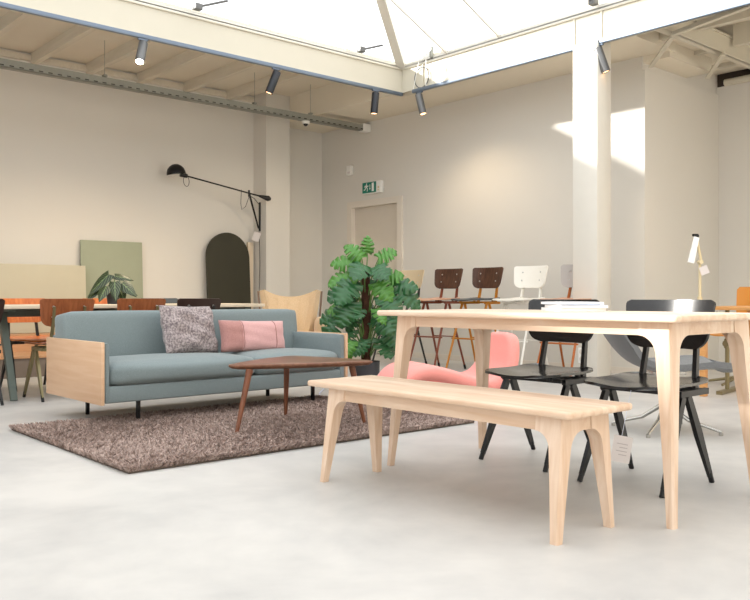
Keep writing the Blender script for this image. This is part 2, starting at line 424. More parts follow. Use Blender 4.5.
# glazed lantern: two long slopes, one hip towards wall B
ZK = ZB1+.03
bx, by = XBM+.05, YBM+.05
hipd = Vector((-.9, -.64, .42)); t_h = 5.0
apex = Vector((bx, by, ZK)) + hipd*t_h
y_r = 2*apex.y - by
gl = MB()
xl = -4
gl.add([(xl, by, ZK), (bx, by, ZK), apex, (xl, apex.y, apex.z)], [(0, 1, 2, 3)])
gl.add([(bx, by, ZK), (bx, y_r, ZK), apex], [(0, 1, 2)])
gl.add([(xl, y_r, ZK), (bx, y_r, ZK), apex, (xl, apex.y, apex.z)], [(0, 1, 2, 3)])
win = struct('window_1', gl, M['glass'], smooth=0)
gb = MB()
gb.bar(Vector((bx, by, ZK)), apex, .10, .09, xax=(.6, -.8, 0))
gb.bar((bx, y_r, ZK), apex, .06, .09, xax=(.6, .8, 0))
gb.bar((xl, apex.y, apex.z), apex, .06, .12, xax=(0, 1, 0))
gb.box((xl, by-.03, ZK-.01), (bx, by+.03, ZK+.03)); gb.box((bx-.03, y_r, ZK-.01), (bx+.03, by, ZK+.03)); gb.box((xl, y_r-.03, ZK-.01), (bx, y_r+.03, ZK+.03))
gb.build('window_frame', M['steel_white'], win)
# thin glazing bars
gb = MB()
for k in (1, 2, 4):            # on the end slope
    y = by - k*.78
    s = min((by-y)/(-hipd.y), (y-y_r)/(-hipd.y))
    if s <= 0: continue
    top = Vector((bx+hipd.x*s, y, ZK+hipd.z*s))
    gb.bar((bx, y, ZK), top, .018, .03, xax=(0, 1, 0))
for k in (5, 9):           # on the left slope
    x = bx - k*.95
    s = min(t_h, (bx-x)/(-hipd.x))
    gb.bar((x, by, ZK), (x, by+hipd.y*s, ZK+hipd.z*s), .018, .03, xax=(1, 0, 0))
gb.build('glazing_bar', M['steel_white'], win)

# alcove steelwork at upper right
struct('trim_beam_alcove', ibeam((XBM+.15, 3.92, 0), (9.49, 3.92, 0), 0, 3.30, 3.50, .1), M['steel_cream'])
for i, x in enumerate((7.62, 8.38, 9.05)):
    struct('trim_purlin_%d' % (i+1), MB().box((x, -1.5, 3.40), (x+.07, 3.9, 3.62)).box((x, 4.03, 3.40), (x+.07, 4.55, 3.55)), M['steel_cream'])
def brace(i, p, q):
    struct('trim_brace_%d' % i, MB().bar(p, q, .045, .008, xax=(.7, -.7, 0)).bar(Vector(p)+Vector((0, 0, .02)), Vector(q)+Vector((0, 0, .02)), .008, .04, xax=(.7, -.7, 0)), M['steel_cream'])
brace(1, (7.86, 4.53, 3.21), (7.2, 3.93, 3.24)); brace(2, (7.2, 3.93, 3.26), (6.97, 3.0, 3.27)); brace(3, (8.75, 4.36, 3.22), (8.12, 3.88, 3.25))
struct('trim_panel', MB().box((XB, 4.05, 3.44), (9.49, 4.62, 3.6)).box((XB+.02, 4.32, 3.28), (8.77, 4.62, 3.44)), M['soffit'])
struct('trim_pipe', MB().tube([(9.46, -2.9, 3.32), (9.46, 4.5, 3.32)], .04), M['steel_cream'])

# galvanised cable tray hanging near wall A
t = thing('cable_tray', 'perforated galvanised cable tray running along below the joists', 'cable tray', (0, 8.93, 3.2))
m = MB(); m.box((-4, 0, 0), (7.7, .006, .085)); m.box((-4, 0, 0), (7.7, .1, .005)); m.box((-4, .094, 0), (7.7, .1, .085))
m.build('channel', M['galv_slot'], t)
for x in (3.9, 5.9, 6.8):
    MB().tube([(x, .05, .003), (x, .05, .51)], .003, 6).box((x-.02, .02, .1), (x+.02, .08, .122)).build('hanger', M['galv'], t)
MB().box((7.7, -.01, -.01), (7.84, .11, .1), .005).build('end_cap', M['white'], t)
# dome camera under the tray
t = thing('dome_camera', 'small white dome camera fixed under the cable tray', 'camera', (6.72, 8.98, 3.1985))
MB().lathe([(0, 0), (.055, 0), (.05, -.035), (0, -.04)]).build('housing', M['white'], t)
MB().lathe([(.032, -.033), (.03, -.05), (.015, -.066), (0, -.07)]).build('dome', M['lamp_black'], t)

# lighting track under the beams
t = thing('lighting_track', 'grey-blue lighting track along the left beam', 'lighting track', (0, YBM, 3.30))
MB().box((-4, -.02, -.04), (XBM, .018, 0), .004).build('rail', M['track'], t)
t = thing('lighting_track', 'grey-blue lighting track along the right beam over the column', 'lighting track', (XBM, 0, 3.30))
MB().box((-.02, -2, -.04), (.018, 7.1, 0), .004).build('rail', M['track'], t)
m = MB(); cpts = [(.0+.0, 6.95+.12*math.sin(a), .12+.12*-math.cos(a)) for a in [i*2*PI/24 for i in range(25)]]
m.tube(cpts, .006, 6); m.build('cable_loop', M['lamp_grey'], t)
m = MB().tube([(-.03, 6.85, 0), (-.03, 6.85, .38)], .005, 6).tube([(-.03, 7.06, 0), (-.03, 6.95, .36)], .004, 6); m.build('feed_cable', M['white'], t)
t2 = thing('junction_box', 'white junction box on top of beams at their corner', 'junction box', (XBM-.0, 6.88, 3.62))
MB().box((0, -.06, 0), (.05, .06, .11), .006).build('housing', M['white'], t2)
MB().box((-.012, -.1, 0), (.03, -.07, .13), .004).build('clamp', M['galv'], t2)

def spot(label, x, y, along, tilt, lens, matl='lamp_black', ln=.25):
    t = thing('track_spotlight', label, 'spotlight', (x, y, 3.26), 0, 'track spotlights')
    dx, dy = (.05, .012) if along == 0 else (.012, .05)
    MB().box((-dx, -dy, -.018), (dx, dy, .0), .003).build('adapter', M['track'], t)
    MB().tube([(0, 0, -.01), (0, 0, -.075)], .008, 8).build('stem', M['lamp_grey'], t)
    R = Matrix.Translation((0, 0, -.07)) @ Vector((0, 0, -1)).rotation_difference((RGT*tilt[0]-FWD*tilt[1]+Vector((0, 0, -1))).normalized()).to_matrix().to_4x4() @ Matrix.Scale(1.18, 4, (1, 0, 0)) @ Matrix.Scale(1.18, 4, (0, 1, 0))
    MB().lathe([(0, .04), (.034, .04), (.037, .035), (.037, -ln+.04), (.031, -ln+.04), (.028, -ln+.06), (0, -ln+.06)], n=20, mat=R).build('lamp_head', M[matl], t)
    MB().lathe([(0, -ln+.052), (.03, -ln+.045)], n=20, mat=R).build('lens', M[lens], t)
    return t, R
spot('track spotlight shining on the left track above the sofa', 3.54, YBM, 0, (0, .6), 'bulb', 'lamp_grey', .25)
spot('black track spotlight tilted left, on the left track near cable tray', 5.06, YBM, 0, (-.4, .0), 'bulb_dim', 'lamp_black', .25)
spot('black upright track spotlight at the right end of left track', 6.47, YBM-.01, 0, (-.08, .0), 'bulb_dim', 'lamp_black', .25)
spot('grey track spotlight under the cable loop at the beam corner', XBM, 6.99, 1, (.22, .15), 'bulb_dim', 'lamp_grey', .25)
spot('grey track spotlight tilted right, in front of the white column', XBM, 4.53, 1, (.36, .0), 'bulb_dim', 'lamp_grey', .25)

# skylight opener rods
def opener(label, p, q):
    t = thing('window_opener', label, 'window opener', p, 0, 'skylight opener rods')
    d = Vector(q)-Vector(p)
    MB().box((-.04, -.035, -.03), (.04, .035, .03), .006).build('motor', M['lamp_grey'], t)
    MB().tube([(0, 0, 0), tuple(d)], .012, 8).build('rod', M['lamp_grey'], t)
opener('skylight opener rod over the middle of left beam', (4.07, 7.2, 3.66), (4.32, 7.05, 3.74))
opener('skylight opener rod near the corner of the beams', (6.18, 7.2, 3.66), (6.38, 7.05, 3.72))
opener('skylight opener rod above the white column', (6.85, 4.55, 3.66), (6.5, 4.65, 3.78))

# ------------------------------------------------------------------ wall fittings
t = thing('exit_sign', 'green emergency exit sign above the door', 'exit sign', (XB, 8.86, 2.30))
MB().box((-.055, -.20, 0), (0, .19, .17), .004).build('housing', M['white'], t)
MB().box((-.059, -.105, .012), (-.0555, .19, .165)).build('sign_face', M['green_sign'], t)
m = MB(); X = -.0595
def q(poly): m.prism([(y, z) for y, z in poly], 0, X-.001, X+.002)
q([(-.06, .03), (-.015, .03), (-.015, .15), (-.06, .15)])                # doorway
q([(.02, .07), (.03, .07), (.03, .13), (.02, .13)]); q([(.01, .075), (.04, .075), (.025, .05)])   # arrow
m.build('pictogram_door', M['sign_white'], t)
m = MB()
m.prism([(.098+.011*math.cos(a), .141+.011*math.sin(a)) for a in [i*PI/5 for i in range(10)]], 0, X-.001, X+.002)
q([(.085, .128), (.115, .122), (.118, .09), (.098, .085)])
q([(.1, .095), (.085, .07), (.09, .035), (.08, .035), (.072, .072), (.09, .1)])
q([(.118, .095), (.135, .07), (.158, .062), (.155, .05), (.128, .058), (.105, .09)])
q([(.09, .125), (.068, .11), (.055, .118), (.058, .104), (.07, .098), (.095, .11)])
q([(.11, .125), (.138, .118), (.143, .092), (.133, .092), (.128, .109), (.112, .111)])
m.build('running_figure', M['sign_white'], t)
m = MB().box((-.06, -.17, .03), (-.054, -.135, .045)).box((-.06, -.17, .06), (-.054, -.14, .09)); m.build('indicator', M['lamp_cream'], t)
t = thing('wall_sensor', 'small white sensor box high on wall left of the exit sign', 'sensor', (XB, 9.37, 2.62))
MB().box((-.05, -.05, 0), (0, .06, .14), .008).build('housing', M['white'], t)
MB().box((-.053, -.03, .02), (-.049, .03, .05), .002).build('lens', M['label'], t)
t = thing('wall_socket', 'white double wall socket low on the white column', 'socket', (6.87, 4.69, .25))
MB().box((-.012, -.04, -.075), (0, .04, .075), .004).build('plate', M['white'], t)
m = MB()
for z in (-.036, .036): m.lathe([(.026, 0), (.022, -.004), (0, -.004)], n=16, mat=Matrix.Translation((-.0125, 0, z)) @ Matrix.Rotation(PI/2, 4, 'Y'))
m.build('outlet', M['frame'], t)

# ------------------------------------------------------------------ plywood chairs
def corner_w(v, W, vc, p=2.4):
    a = abs(v)
    if a <= vc: return W
    k = (a-vc)/(1-vc)
    return W*(1-.55*(1-(1-min(1, k)**p)**(1/p)))
def rnd_w(v, W, half, r0, r1):
    r = r1 if v > 0 else r0; d = abs(v)*half-(half-r)
    return W if d <= 0 else W-r+math.sqrt(max(0, r*r-d*d))
def seat_fn(W, D0, D1, z):
    # front is +y
    def fn(u, v):
        y = D0+(D1-D0)*(v+1)/2
        w = rnd_w(v, W*(1 if v < 0 else 1+.04*v), (D1-D0)/2, .07, .10)
        x = u*w
        zz = z + .010*abs(u)**2.2 - .012*max(0, v-.3)**1.6/.55 + .012*max(0, -v-.2)**2 - .006*(1-v*v)
        return (x, y, zz)
    return fn
def back_fn(W, yb, z0, z1):
    def fn(u, v):
        z = z0+(z1-z0)*(v+1)/2
        w = W*(1-.13*(1-(v+1)/2)**1.3)
        w = rnd_w(v, w, (z1-z0)/2, .065, .022)
        x = u*w
        y = yb - .05*(v+1)/2 + .045*(abs(x)/W)**2.0
        return (x, y, z)
    return fn
def ply_chair(name, label, cat, seatm, backm, legm, loc, rz, group, seat_h=.45, back=(.585, .805), spread=.2, half=.185, bar_stool=False, sole=None):
    t = thing(name, label, cat, loc, rz, group)
    zs = seat_h
    MB().sheet(seat_fn(.215, -.2, .215, zs), 14, 30, .012).build('seat', M[seatm], t, 50)
    MB().sheet(back_fn(.222, -.205, back[0], back[1]), 16, 24, .011).build('backrest', M[backm], t, 50)
    ap = zs-.055
    hx = half
    for sx in (-1, 1):
        for fy, foot in ((1, spread), (-1, -spread)):
            m = MB(); p = Vector((sx*(hx+ (.03 if bar_stool else .012)), foot, .03)); qv = Vector((sx*hx, fy*.022, ap))
            if bar_stool: m.tube([p, qv], [.011, .015], 10)
            else: m.bar(p, p.lerp(qv, .55), .015, .024, .021, .042, xax=(1, 0, 0)); m.bar(p.lerp(qv, .55), qv, .021, .042, .02, .034, xax=(1, 0, 0))
            lg = m.build('leg', M[legm], t)
            d = (p-qv).normalized()
            MB().tube([p-d*.02, p+d*.032*(.97)], .0135 if bar_stool else .012, 10).build('foot_cap', M['rubber' if sole is None else sole], lg)
    # side rails, cross rails
    m = MB()
    for sx in (-1, 1): m.bar((sx*hx, -.19, ap+.012), (sx*hx, .05, ap+.012), .022, .026, xax=(1, 0, 0))
    m.bar((-hx, .06, ap+.018), (hx, .06, ap+.018), .026, .02, xax=(0, 1, 0)); m.bar((-hx, -.1, ap+.018), (hx, -.1, ap+.018), .026, .02, xax=(0, 1, 0))
    for sx in (-1, 1):
        for y in (.1, -.13): m.tube([(sx*hx*.75, y, ap+.02), (sx*hx*.75, y, zs-.014)], .014, 8)
    m.build('seat_frame', M[legm], t)
    for sx in (-1, 1):
        MB().bar((sx*hx*.72, -.185, ap+.008), (sx*hx*.66, -.222, back[0]+.02), .02, .03, .02, .022, xax=(1, 0, 0)).bar((sx*hx*.66, -.222, back[0]+.02), (sx*hx*.66, -.252, back[1]-.06), .02, .018, .02, .01, xax=(1, 0, 0)).bar((sx*hx, -.19, ap+.01), (sx*hx*.68, -.19, ap+.01), .03, .022, xax=(0, 1, 0)).build('back_post', M[legm], t)
    for sx in (-1, 1):
        for k in (.35, .72):
            z = back[0]+(back[1]-back[0])*k; y = -.205-.05*k+.045*(.66*hx/.205)**2
            MB().tube([(sx*hx*.66, y-.014, z), (sx*hx*.66, y+.014, z)], .008, 8).build('rivet', M['glide'], t)
    if bar_stool:
        z = .37; k = (z-.03)/(ap-.03)
        m = MB()
        yy = spread+(.022-spread)*k; xx = hx+.03-.03*k
        MB().tube([(-xx-.03, yy, z), (xx+.03, yy, z)], .009, 8).build('footrest', M[legm], t)
        MB().tube([(-xx, -yy, z), (xx, -yy, z)], .007, 8).build('stretcher', M[legm], t)
    return t

G1 = 'plywood chairs behind the dining table'
# facing -x: local +y -> world -x : rotate +90deg
ch = ply_chair('plywood_chair', 'black plywood chair behind the right end of dining table, paper tag hanging below', 'chair', 'black_ply', 'black_ply', 'black', (3.325, 1.94, 0), PI/2, G1, sole='black')
tg = MB().box((-.038, -.001, -.055), (.038, .001, .055), mat=Matrix.Translation((-.06, .29, .19)) @ Matrix.Rotation(.55, 4, 'Z') @ Matrix.Rotation(-.15, 4, 'Y')).build('price_tag', M['label'], ch)
tg['label'] = 'white paper tag on a thread'
m = MB()
for k, z in enumerate((.02, .005, -.01, -.025)): m.box((-.022, -.0016, z), (.022-.012*(k % 2), -.0011, z+.003), mat=Matrix.Translation((-.06, .29, .19)) @ Matrix.Rotation(.55, 4, 'Z') @ Matrix.Rotation(-.15, 4, 'Y'))
for k, z in enumerate((.02, .005, -.01, -.025)): m.box((-.022, .0011, z), (.022-.012*(k % 2), .0016, z+.003), mat=Matrix.Translation((-.06, .29, .19)) @ Matrix.Rotation(.55, 4, 'Z') @ Matrix.Rotation(-.15, 4, 'Y'))
m.build('tag_print', M['tag_ink'], tg)
MB().tube([(-.06, .29, .24), (-.05, .2, .43)], .0012, 5).build('tag_thread', M['cord_white'], tg)
c2 = copy_tree(ch); c2.location = (3.375, 2.56, 0)
c2['label'] = 'black plywood chair behind the dining table, in front of the pink lounge chair'
for o in list(c2.children):
    if o.name.startswith('price_tag'):
        for k in list(o.children): bpy.data.objects.remove(k)
        bpy.data.objects.remove(o)

# ------------------------------------------------------------------ ash dining table and bench
def ash_leg(foot, top, hz, sx, sy, wtop, wfoot, ap, R, th):
    """corner leg. foot/top: (x,y) of the OUTER corner at floor / under top; sx, sy point inwards; ap=apron height; R=fillet radius"""
    m = MB()
    z1 = hz; z0 = hz-ap
    def outer(z):
        k = z/hz
        return foot[0]+(top[0]-foot[0])*k, foot[1]+(top[1]-foot[1])*k
    zs = [0, .02]+[z0*(i/10) for i in range(1, 7)] + [z0-R+R*math.sin(a) for a in [i*PI/2/10 for i in range(11)]] + [z1]
    zs = sorted(set(round(z, 5) for z in zs))
    def width(z):
        base = wfoot+(wtop-wfoot)*(min(z, z0)/z0)**1.15
        if z > z0-R:
            s = min(1, (z-(z0-R))/R)
            base += R*(1-math.sqrt(max(0, 1-s*s)))
        return base
    rings = []
    for z in zs:
        x, y = outer(z); w = width(z)
        tt = wfoot+(wtop-wfoot)*(min(z, z0)/z0)**1.15
        if z > z0-R: tt = tt+(th-tt)*min(1, (z-(z0-R))/R)**3 if tt > th else tt
        if z > z0+1e-6: w = width(z0)
        # L-shaped section: legs along y (long side) and along x (short side)
        c = min(.006, tt*.2)
        rings.append([(x+sx*c, y, z), (x+sx*w, y, z), (x+sx*w, y+sy*tt, z), (x+sx*tt, y+sy*tt, z), (x+sx*tt, y+sy*w, z), (x, y+sy*w, z), (x, y+sy*c, z)])
    n = 7; vs = [p for r_ in rings for p in r_]; fs = []
    for i in range(len(rings)-1):
        for k in range(n): fs.append((i*n+k, i*n+(k+1) % n, (i+1)*n+(k+1) % n, (i+1)*n+k))
    fs.append(tuple(range(n))); fs.append(tuple((len(rings)-1)*n+k for k in range(n)))
    m.add(vs, fs)
    return m
def ash_piece(name, label, cat, X0, X1, Y0, Y1, z, th, fx0, fx1, fy0, fy1, inset, ap, R, wtop, wfoot, thk, soft):
    cx, cy = (X0+X1)/2, (Y0+Y1)/2
    t = thing(name, label, cat, (cx, cy, 0))
    a = (X0-cx, Y0-cy); b = (X1-cx, Y1-cy)
    # top board with eased edge and softly rounded corners
    poly = []
    rc = soft
    for (px, py, a0) in ((b[0]-rc, b[1]-rc, 0), (a[0]+rc, b[1]-rc, PI/2), (a[0]+rc, a[1]+rc, PI), (b[0]-rc, a[1]+rc, 1.5*PI)):
        for i in range(9): poly.append((px+rc*math.cos(a0+i*PI/16), py+rc*math.sin(a0+i*PI/16)))
    bm = bmesh.new(); vs = [bm.verts.new((x, y, z-th)) for x, y in poly]; f = bm.faces.new(vs)
    e = bmesh.ops.extrude_face_region(bm, geom=[f])
    for v in e['geom']:
        if isinstance(v, bmesh.types.BMVert): v.co.z = z
    bm.normal_update()
    hor = [ed for ed in bm.edges if abs(ed.verts[0].co.z-ed.verts[1].co.z) < 1e-6]
    bmesh.ops.bevel(bm, geom=hor, offset=th*.36, segments=3, affect='EDGES', profile=.5)
    bm.verts.index_update(); m = MB(); m.add([v.co.copy() for v in bm.verts], [[v.index for v in f.verts] for f in bm.faces]); bm.free()
    m.build('tabletop' if cat == 'table' else 'seat', M['ash'], t, 40)
    zt = z-th
    ix0, ix1, iy0, iy1 = inset
    for (fx, tx, sx) in ((fx0, X0+ix0, 1), (fx1, X1-ix1, -1)):
        for (fy, ty, sy) in ((fy0, Y0+iy0, 1), (fy1, Y1-iy1, -1)):
            ash_leg((fx-cx, fy-cy), (tx-cx, ty-cy), zt, sx, sy, wtop, wfoot, ap, R, thk).build('leg', M['ash_z'], t, 30)
    L = wtop+R-.002
    e = .002
    xa, xb, ya, yb = a[0]+ix0+e, b[0]-ix1-e, a[1]+iy0+e, b[1]-iy1-e
    MB().box((xa, ya+L, zt-ap), (xa+thk-.004, yb-L, zt)).build('apron', M['ash'], t)
    MB().box((xb-thk+.004, ya+L, zt-ap), (xb, yb-L, zt)).build('apron', M['ash'], t)
    MB().box((xa+L, ya, zt-ap), (xb-L, ya+thk-.004, zt)).build('apron', M['ash'], t)
    MB().box((xa+L, yb-thk+.004, zt-ap), (xb-L, yb, zt)).build('apron', M['ash'], t)
    return t
ash_piece('dining_table', 'pale ash dining table with rounded leg joints and white papers on top', 'table', 2.695, 3.43, 1.45, 3.03, .755, .026,
          2.715, 3.42, 1.475, 2.975, (.062, .045, .06, .085), .05, .065, .066, .028, .036, .016)
ash_piece('wooden_bench', 'pale ash bench standing in front of the dining table', 'bench', 2.27, 2.665, 1.60, 3.03, .44, .026,
          2.253, 2.60, 1.635, 2.912, (.035, .085, .048, .118), .052, .055, .058, .03, .036, .016)

# papers on the dining table
FX = Vector((3.19, 2.23, .755))
def sheaf(label, x, y, z, rz, w, d, h, mat_, sag, cat='magazine'):
    o = thing('magazine', label, cat, (x, y, z), rz, 'magazines stacked on the dining table')
    def fn(u, v):
        return (u*w/2, v*d/2, h+sag*(abs(u)**3))
    MB().sheet(fn, 10, 4, h).build('pages', M['paper'], o)
    def fn2(u, v): return (u*w/2*1.004, v*d/2*1.004, h+.0015+sag*(abs(u)**3))
    MB().sheet(fn2, 10, 4, .0012).build('cover', M[mat_], o)
sheaf('lowest of the three magazines stacked on dining table, white pages', FX.x, FX.y, .7555, .93, .28, .21, .014, 'paper', .0)
sheaf('pale blue covered magazine, middle of stack on dining table', FX.x+.006, FX.y-.012, .7715, .9, .28, .21, .011, 'blue_paper', .0)
sheaf('white magazine on top of the stack on dining table', FX.x-.0, FX.y+.006, .7865, .96, .27, .2, .010, 'paper', .0)

# ------------------------------------------------------------------ rug
rx0, rx1, ry0, ry1 = 1.69, 4.06, 3.60, 5.27
rug = thing('shag_rug', 'brown shag rug with long pile under the sofa and coffee table', 'rug', ((rx0+rx1)/2, (ry0+ry1)/2, 0), math.radians(-.6))
hw, hd = (rx1-rx0)/2, (ry1-ry0)/2
MB().box((-hw, -hd, .001), (hw, hd, .012), .004).build('backing', M['rug_back'], rug)
m = MB(); nb = 52000
vs = []; fs = []
def vnoise(x, y): return math.sin(x*5.1+1.3*math.sin(y*4.3))*math.sin(y*6.7+1.1*math.sin(x*3.9)) + .6*math.sin(x*17+y*9)*math.sin(y*15-x*6)
for i in range(nb):
    if i < 46000: x, y = random.uniform(-hw, hw), random.uniform(-hd, hd)
    else:
        s = random.random()
        if s < .45: x, y = random.uniform(-hw, hw), -hd+random.uniform(0, .02)
        elif s < .75: x, y = -hw+random.uniform(0, .02), random.uniform(-hd, hd)
        elif s < .9: x, y = random.uniform(-hw, hw), hd-random.uniform(0, .02)
        else: x, y = hw-random.uniform(0, .02), random.uniform(-hd, hd)
    vn = vnoise(x, y)
    h = random.uniform(.018, .034)+.004*vn
    a = random.uniform(0, 2*PI); ln = random.uniform(.006, .024)
    ax, ay = math.cos(a)*ln+.008*math.sin(x*4+y*3), math.sin(a)*ln+.008*math.cos(y*5-x*2)
    b = random.uniform(0, PI); wd = random.uniform(.0025, .0045); ox, oy = math.cos(b)*wd, math.sin(b)*wd
    o = len(vs)
    vs += [(x-ox, y-oy, .01), (x+ox, y+oy, .01), (x+ax*.6+ox*.9, y+ay*.6+oy*.9, .01+h*.7), (x+ax*.6-ox*.9, y+ay*.6-oy*.9, .01+h*.7), (x+ax*1.3, y+ay*1.3, .01+h*.92)]
    fs += [(o, o+1, o+2, o+3), (o+3, o+2, o+4)]
me = bpy.data.meshes.new('pile'); me.from_pydata(vs, [], fs); me.update(); me.materials.append(M['rug'])
po = bpy.data.objects.new('pile', me); COL.objects.link(po); po.parent = rug; po['kind'] = 'stuff'

# ------------------------------------------------------------------ sofa
sx0, sx1, sy0, sy1 = 2.11, 4.08, 4.91, 5.83
S = thing('sofa', 'blue-grey sofa with pale wood side panels on the edge of the rug', 'sofa', (sx0, sy0, 0))
LX = sx1-sx0; LY = sy1-sy0
for x in (0, LX-.024):
    p = MB().box((x, 0, .15), (x+.024, LY, .54), .004).build('side_panel', M['oakpanel'], S)
    p['label'] = 'pale wood side panel'
for x0, x1 in ((.0245, .062), (LX-.075, LX-.0245)):
    MB().cushion((x0, .006, .16), (x1, LY-.06, .535), .017, .0, n=8).build('arm_pad', M['seatfab'], S, 60)
MB().box((.031, .012, .158), (LX-.031, LY-.02, .262), .012, 3).build('base', M['seatfab'], S)
mid = .58*LX
for x0, x1 in ((.064, mid-.003), (mid+.003, LX-.077)):
    MB().cushion((x0, .0, .258), (x1, .64, .405), .05, .022, n=12).build('seat_cushion', M['seatfab'], S, 80)
for x0, x1 in ((.02, .43*LX-.003), (.43*LX+.003, LX-.01)):
    R = Matrix.Translation((0, .62, .36)) @ Matrix.Rotation(-.13, 4, 'X') @ Matrix.Translation((0, -.62, -.36))
    MB().cushion((x0, .6, .36), (x1, .80, .725), .036, .008, n=12, mat=R).build('back_cushion', M['seatfab'], S, 80)
MB().box((.032, LY-.12, .158), (LX-.032, LY-.02, .56), .02, 3).build('back_frame', M['seatfab'], S)
for x, y, zf in ((.30, .12, .03), (LX-.25, .12, .03), (.22, .74, 0), (LX-.2, .8, 0)):
    MB().box((x-.012, y-.012, zf), (x+.012, y+.012, .16), .003).build('leg', M['black'], S)

def pillow_mesh(w, h, d, n=14, wob=0, seed=0):
    m = MB(); rnd = random.Random(seed); ph = [rnd.uniform(0, 6) for _ in range(6)]
    for s in (1, -1):
        vs = []; fs = []
        for i in range(n+1):
            for j in range(n+1):
                u, v = -1+2*i/n, -1+2*j/n
                k = max(0, (1-u**4)*(1-v**4))**.55
                pin = 1-.05*(1-abs(u))*abs(v)**3; pin2 = 1-.05*(1-abs(v))*abs(u)**3
                x = u*w/2*pin2; z = v*h/2*pin
                y = s*d/2*k*(1+wob*math.sin(5*u+ph[0]+3*v)*math.sin(7*v+ph[1]))
                vs.append((x, y, z))
        for i in range(n):
            for j in range(n):
                a = i*(n+1)+j; fs.append((a, a+n+1, a+n+2, a+1))
        m.add(vs, fs)
    return m
# pillows (upright: x width, y thickness, z height)
t = thing('throw_pillow', 'square mottled grey knitted cushion leaning on the sofa back', 'cushion', (2.955, 5.35, .585), .16, 'cushions on the sofa')
o = pillow_mesh(.46, .36, .16, 26, .22, 3).build('cover', M['knit'], t, 180); o.rotation_euler = (-.3, .03, 0)
t = thing('throw_pillow', 'pink lumbar cushion with a darker rose end on the sofa', 'cushion', (3.455, 5.28, .525), .05, 'cushions on the sofa')
pm = pillow_mesh(.60, .24, .14, 22, .06, 5)
mainv = MB(); endv = MB()
for f in pm.f:
    cx = sum(pm.v[i][0] for i in f)/len(f)
    (endv if cx < -.13 else mainv).add([pm.v[i] for i in f], [tuple(range(len(f)))])
for mb, nm, mt in ((mainv, 'cover', 'pink_lin'), (endv, 'end_panel', 'rose_lin')):
    o = mb.build(nm, M[mt], t, 0); o.rotation_euler = (-.2, .03, 0)
    bm = bmesh.new(); bm.from_mesh(o.data); bmesh.ops.remove_doubles(bm, verts=bm.verts[:], dist=1e-5); bmesh.ops.recalc_face_normals(bm, faces=bm.faces[:])
    for f in bm.faces: f.smooth = True
    bm.to_mesh(o.data); bm.free()
    if nm == 'end_panel': o['label'] = 'dusty rose end panel'
for xs in (-.13, .17):
    pts = []
    for k in range(15):
        v = -.97+1.94*k/14; u = xs/.3
        kk = max(0, (1-u**4)*(1-v**4))**.55
        pts.append((xs, -.07*kk*1.03-.002, v*.12*.985))
    o = MB().tube(pts, .003, 6).build('seam', M['rose_lin'], t); o.rotation_euler = (-.2, .03, 0)

# ------------------------------------------------------------------ coffee table
ZR = .03
CT = thing('coffee_table', 'walnut coffee table with rounded triangular top standing on the rug', 'table', (3.09, 4.2, 0))
cor = [Vector((2.54, 4.21)), Vector((3.33, 4.63)), Vector((3.47, 3.86))]
cor = [c-Vector((3.09, 4.2)) for c in cor]
def rounded(cor, r, bulge=.03, n=10):
    out = []; k = len(cor)
    for i in range(k):
        p0, p, p1 = cor[i-1], cor[i], cor[(i+1) % k]
        a = p+(p0-p).normalized()*r; b = p+(p1-p).normalized()*r
        for j in range(n+1):
            s = j/n; out.append(a*(1-s)**2+p*2*s*(1-s)+b*s*s)
        nx = p1+(p-p1).normalized()*r
        d = nx-b; nn = Vector((d.y, -d.x)).normalized()
        mid_ = (b+nx)/2; cen = sum(cor, Vector((0, 0)))/k
        if (mid_-cen).dot(nn) < 0: nn = -nn
        for j in range(1, n):
            s = j/n; out.append(b+d*s+nn*bulge*4*s*(1-s))
    return out
pl = rounded(cor, .11, .03)
cen = sum(pl, Vector((0, 0)))/len(pl)
m = MB(); N = len(pl)
rings = []
for (sc, z) in ((.86, .388), (.96, .396), (.995, .406), (1, .412), (.995, .418), (.985, .42)):
    rings.append([(cen.x+(p.x-cen.x)*sc, cen.y+(p.y-cen.y)*sc, z) for p in pl])
vs = [p for r_ in rings for p in r_]; fs = [tuple(range(N))[::-1], tuple((len(rings)-1)*N+k for k in range(N))]
for i in range(len(rings)-1):
    for k in range(N): fs.append((i*N+k, i*N+(k+1) % N, (i+1)*N+(k+1) % N, (i+1)*N+k))
m.add(vs, fs); m.build('tabletop', M['walnut'], CT, 40)
for (fx, fy) in ((2.60, 4.15), (3.2, 4.50), (3.42, 3.95)):
    f = Vector((fx-3.09, fy-4.2)); tpt = cen+(f-cen)*.80
    if fx == 3.2: tpt = cen+(f-cen)*.9
    MB().tube([(f.x, f.y, .014), (tpt.x, tpt.y, .39)], [.011, .021], 12).build('leg', M['walnut_leg'], CT)

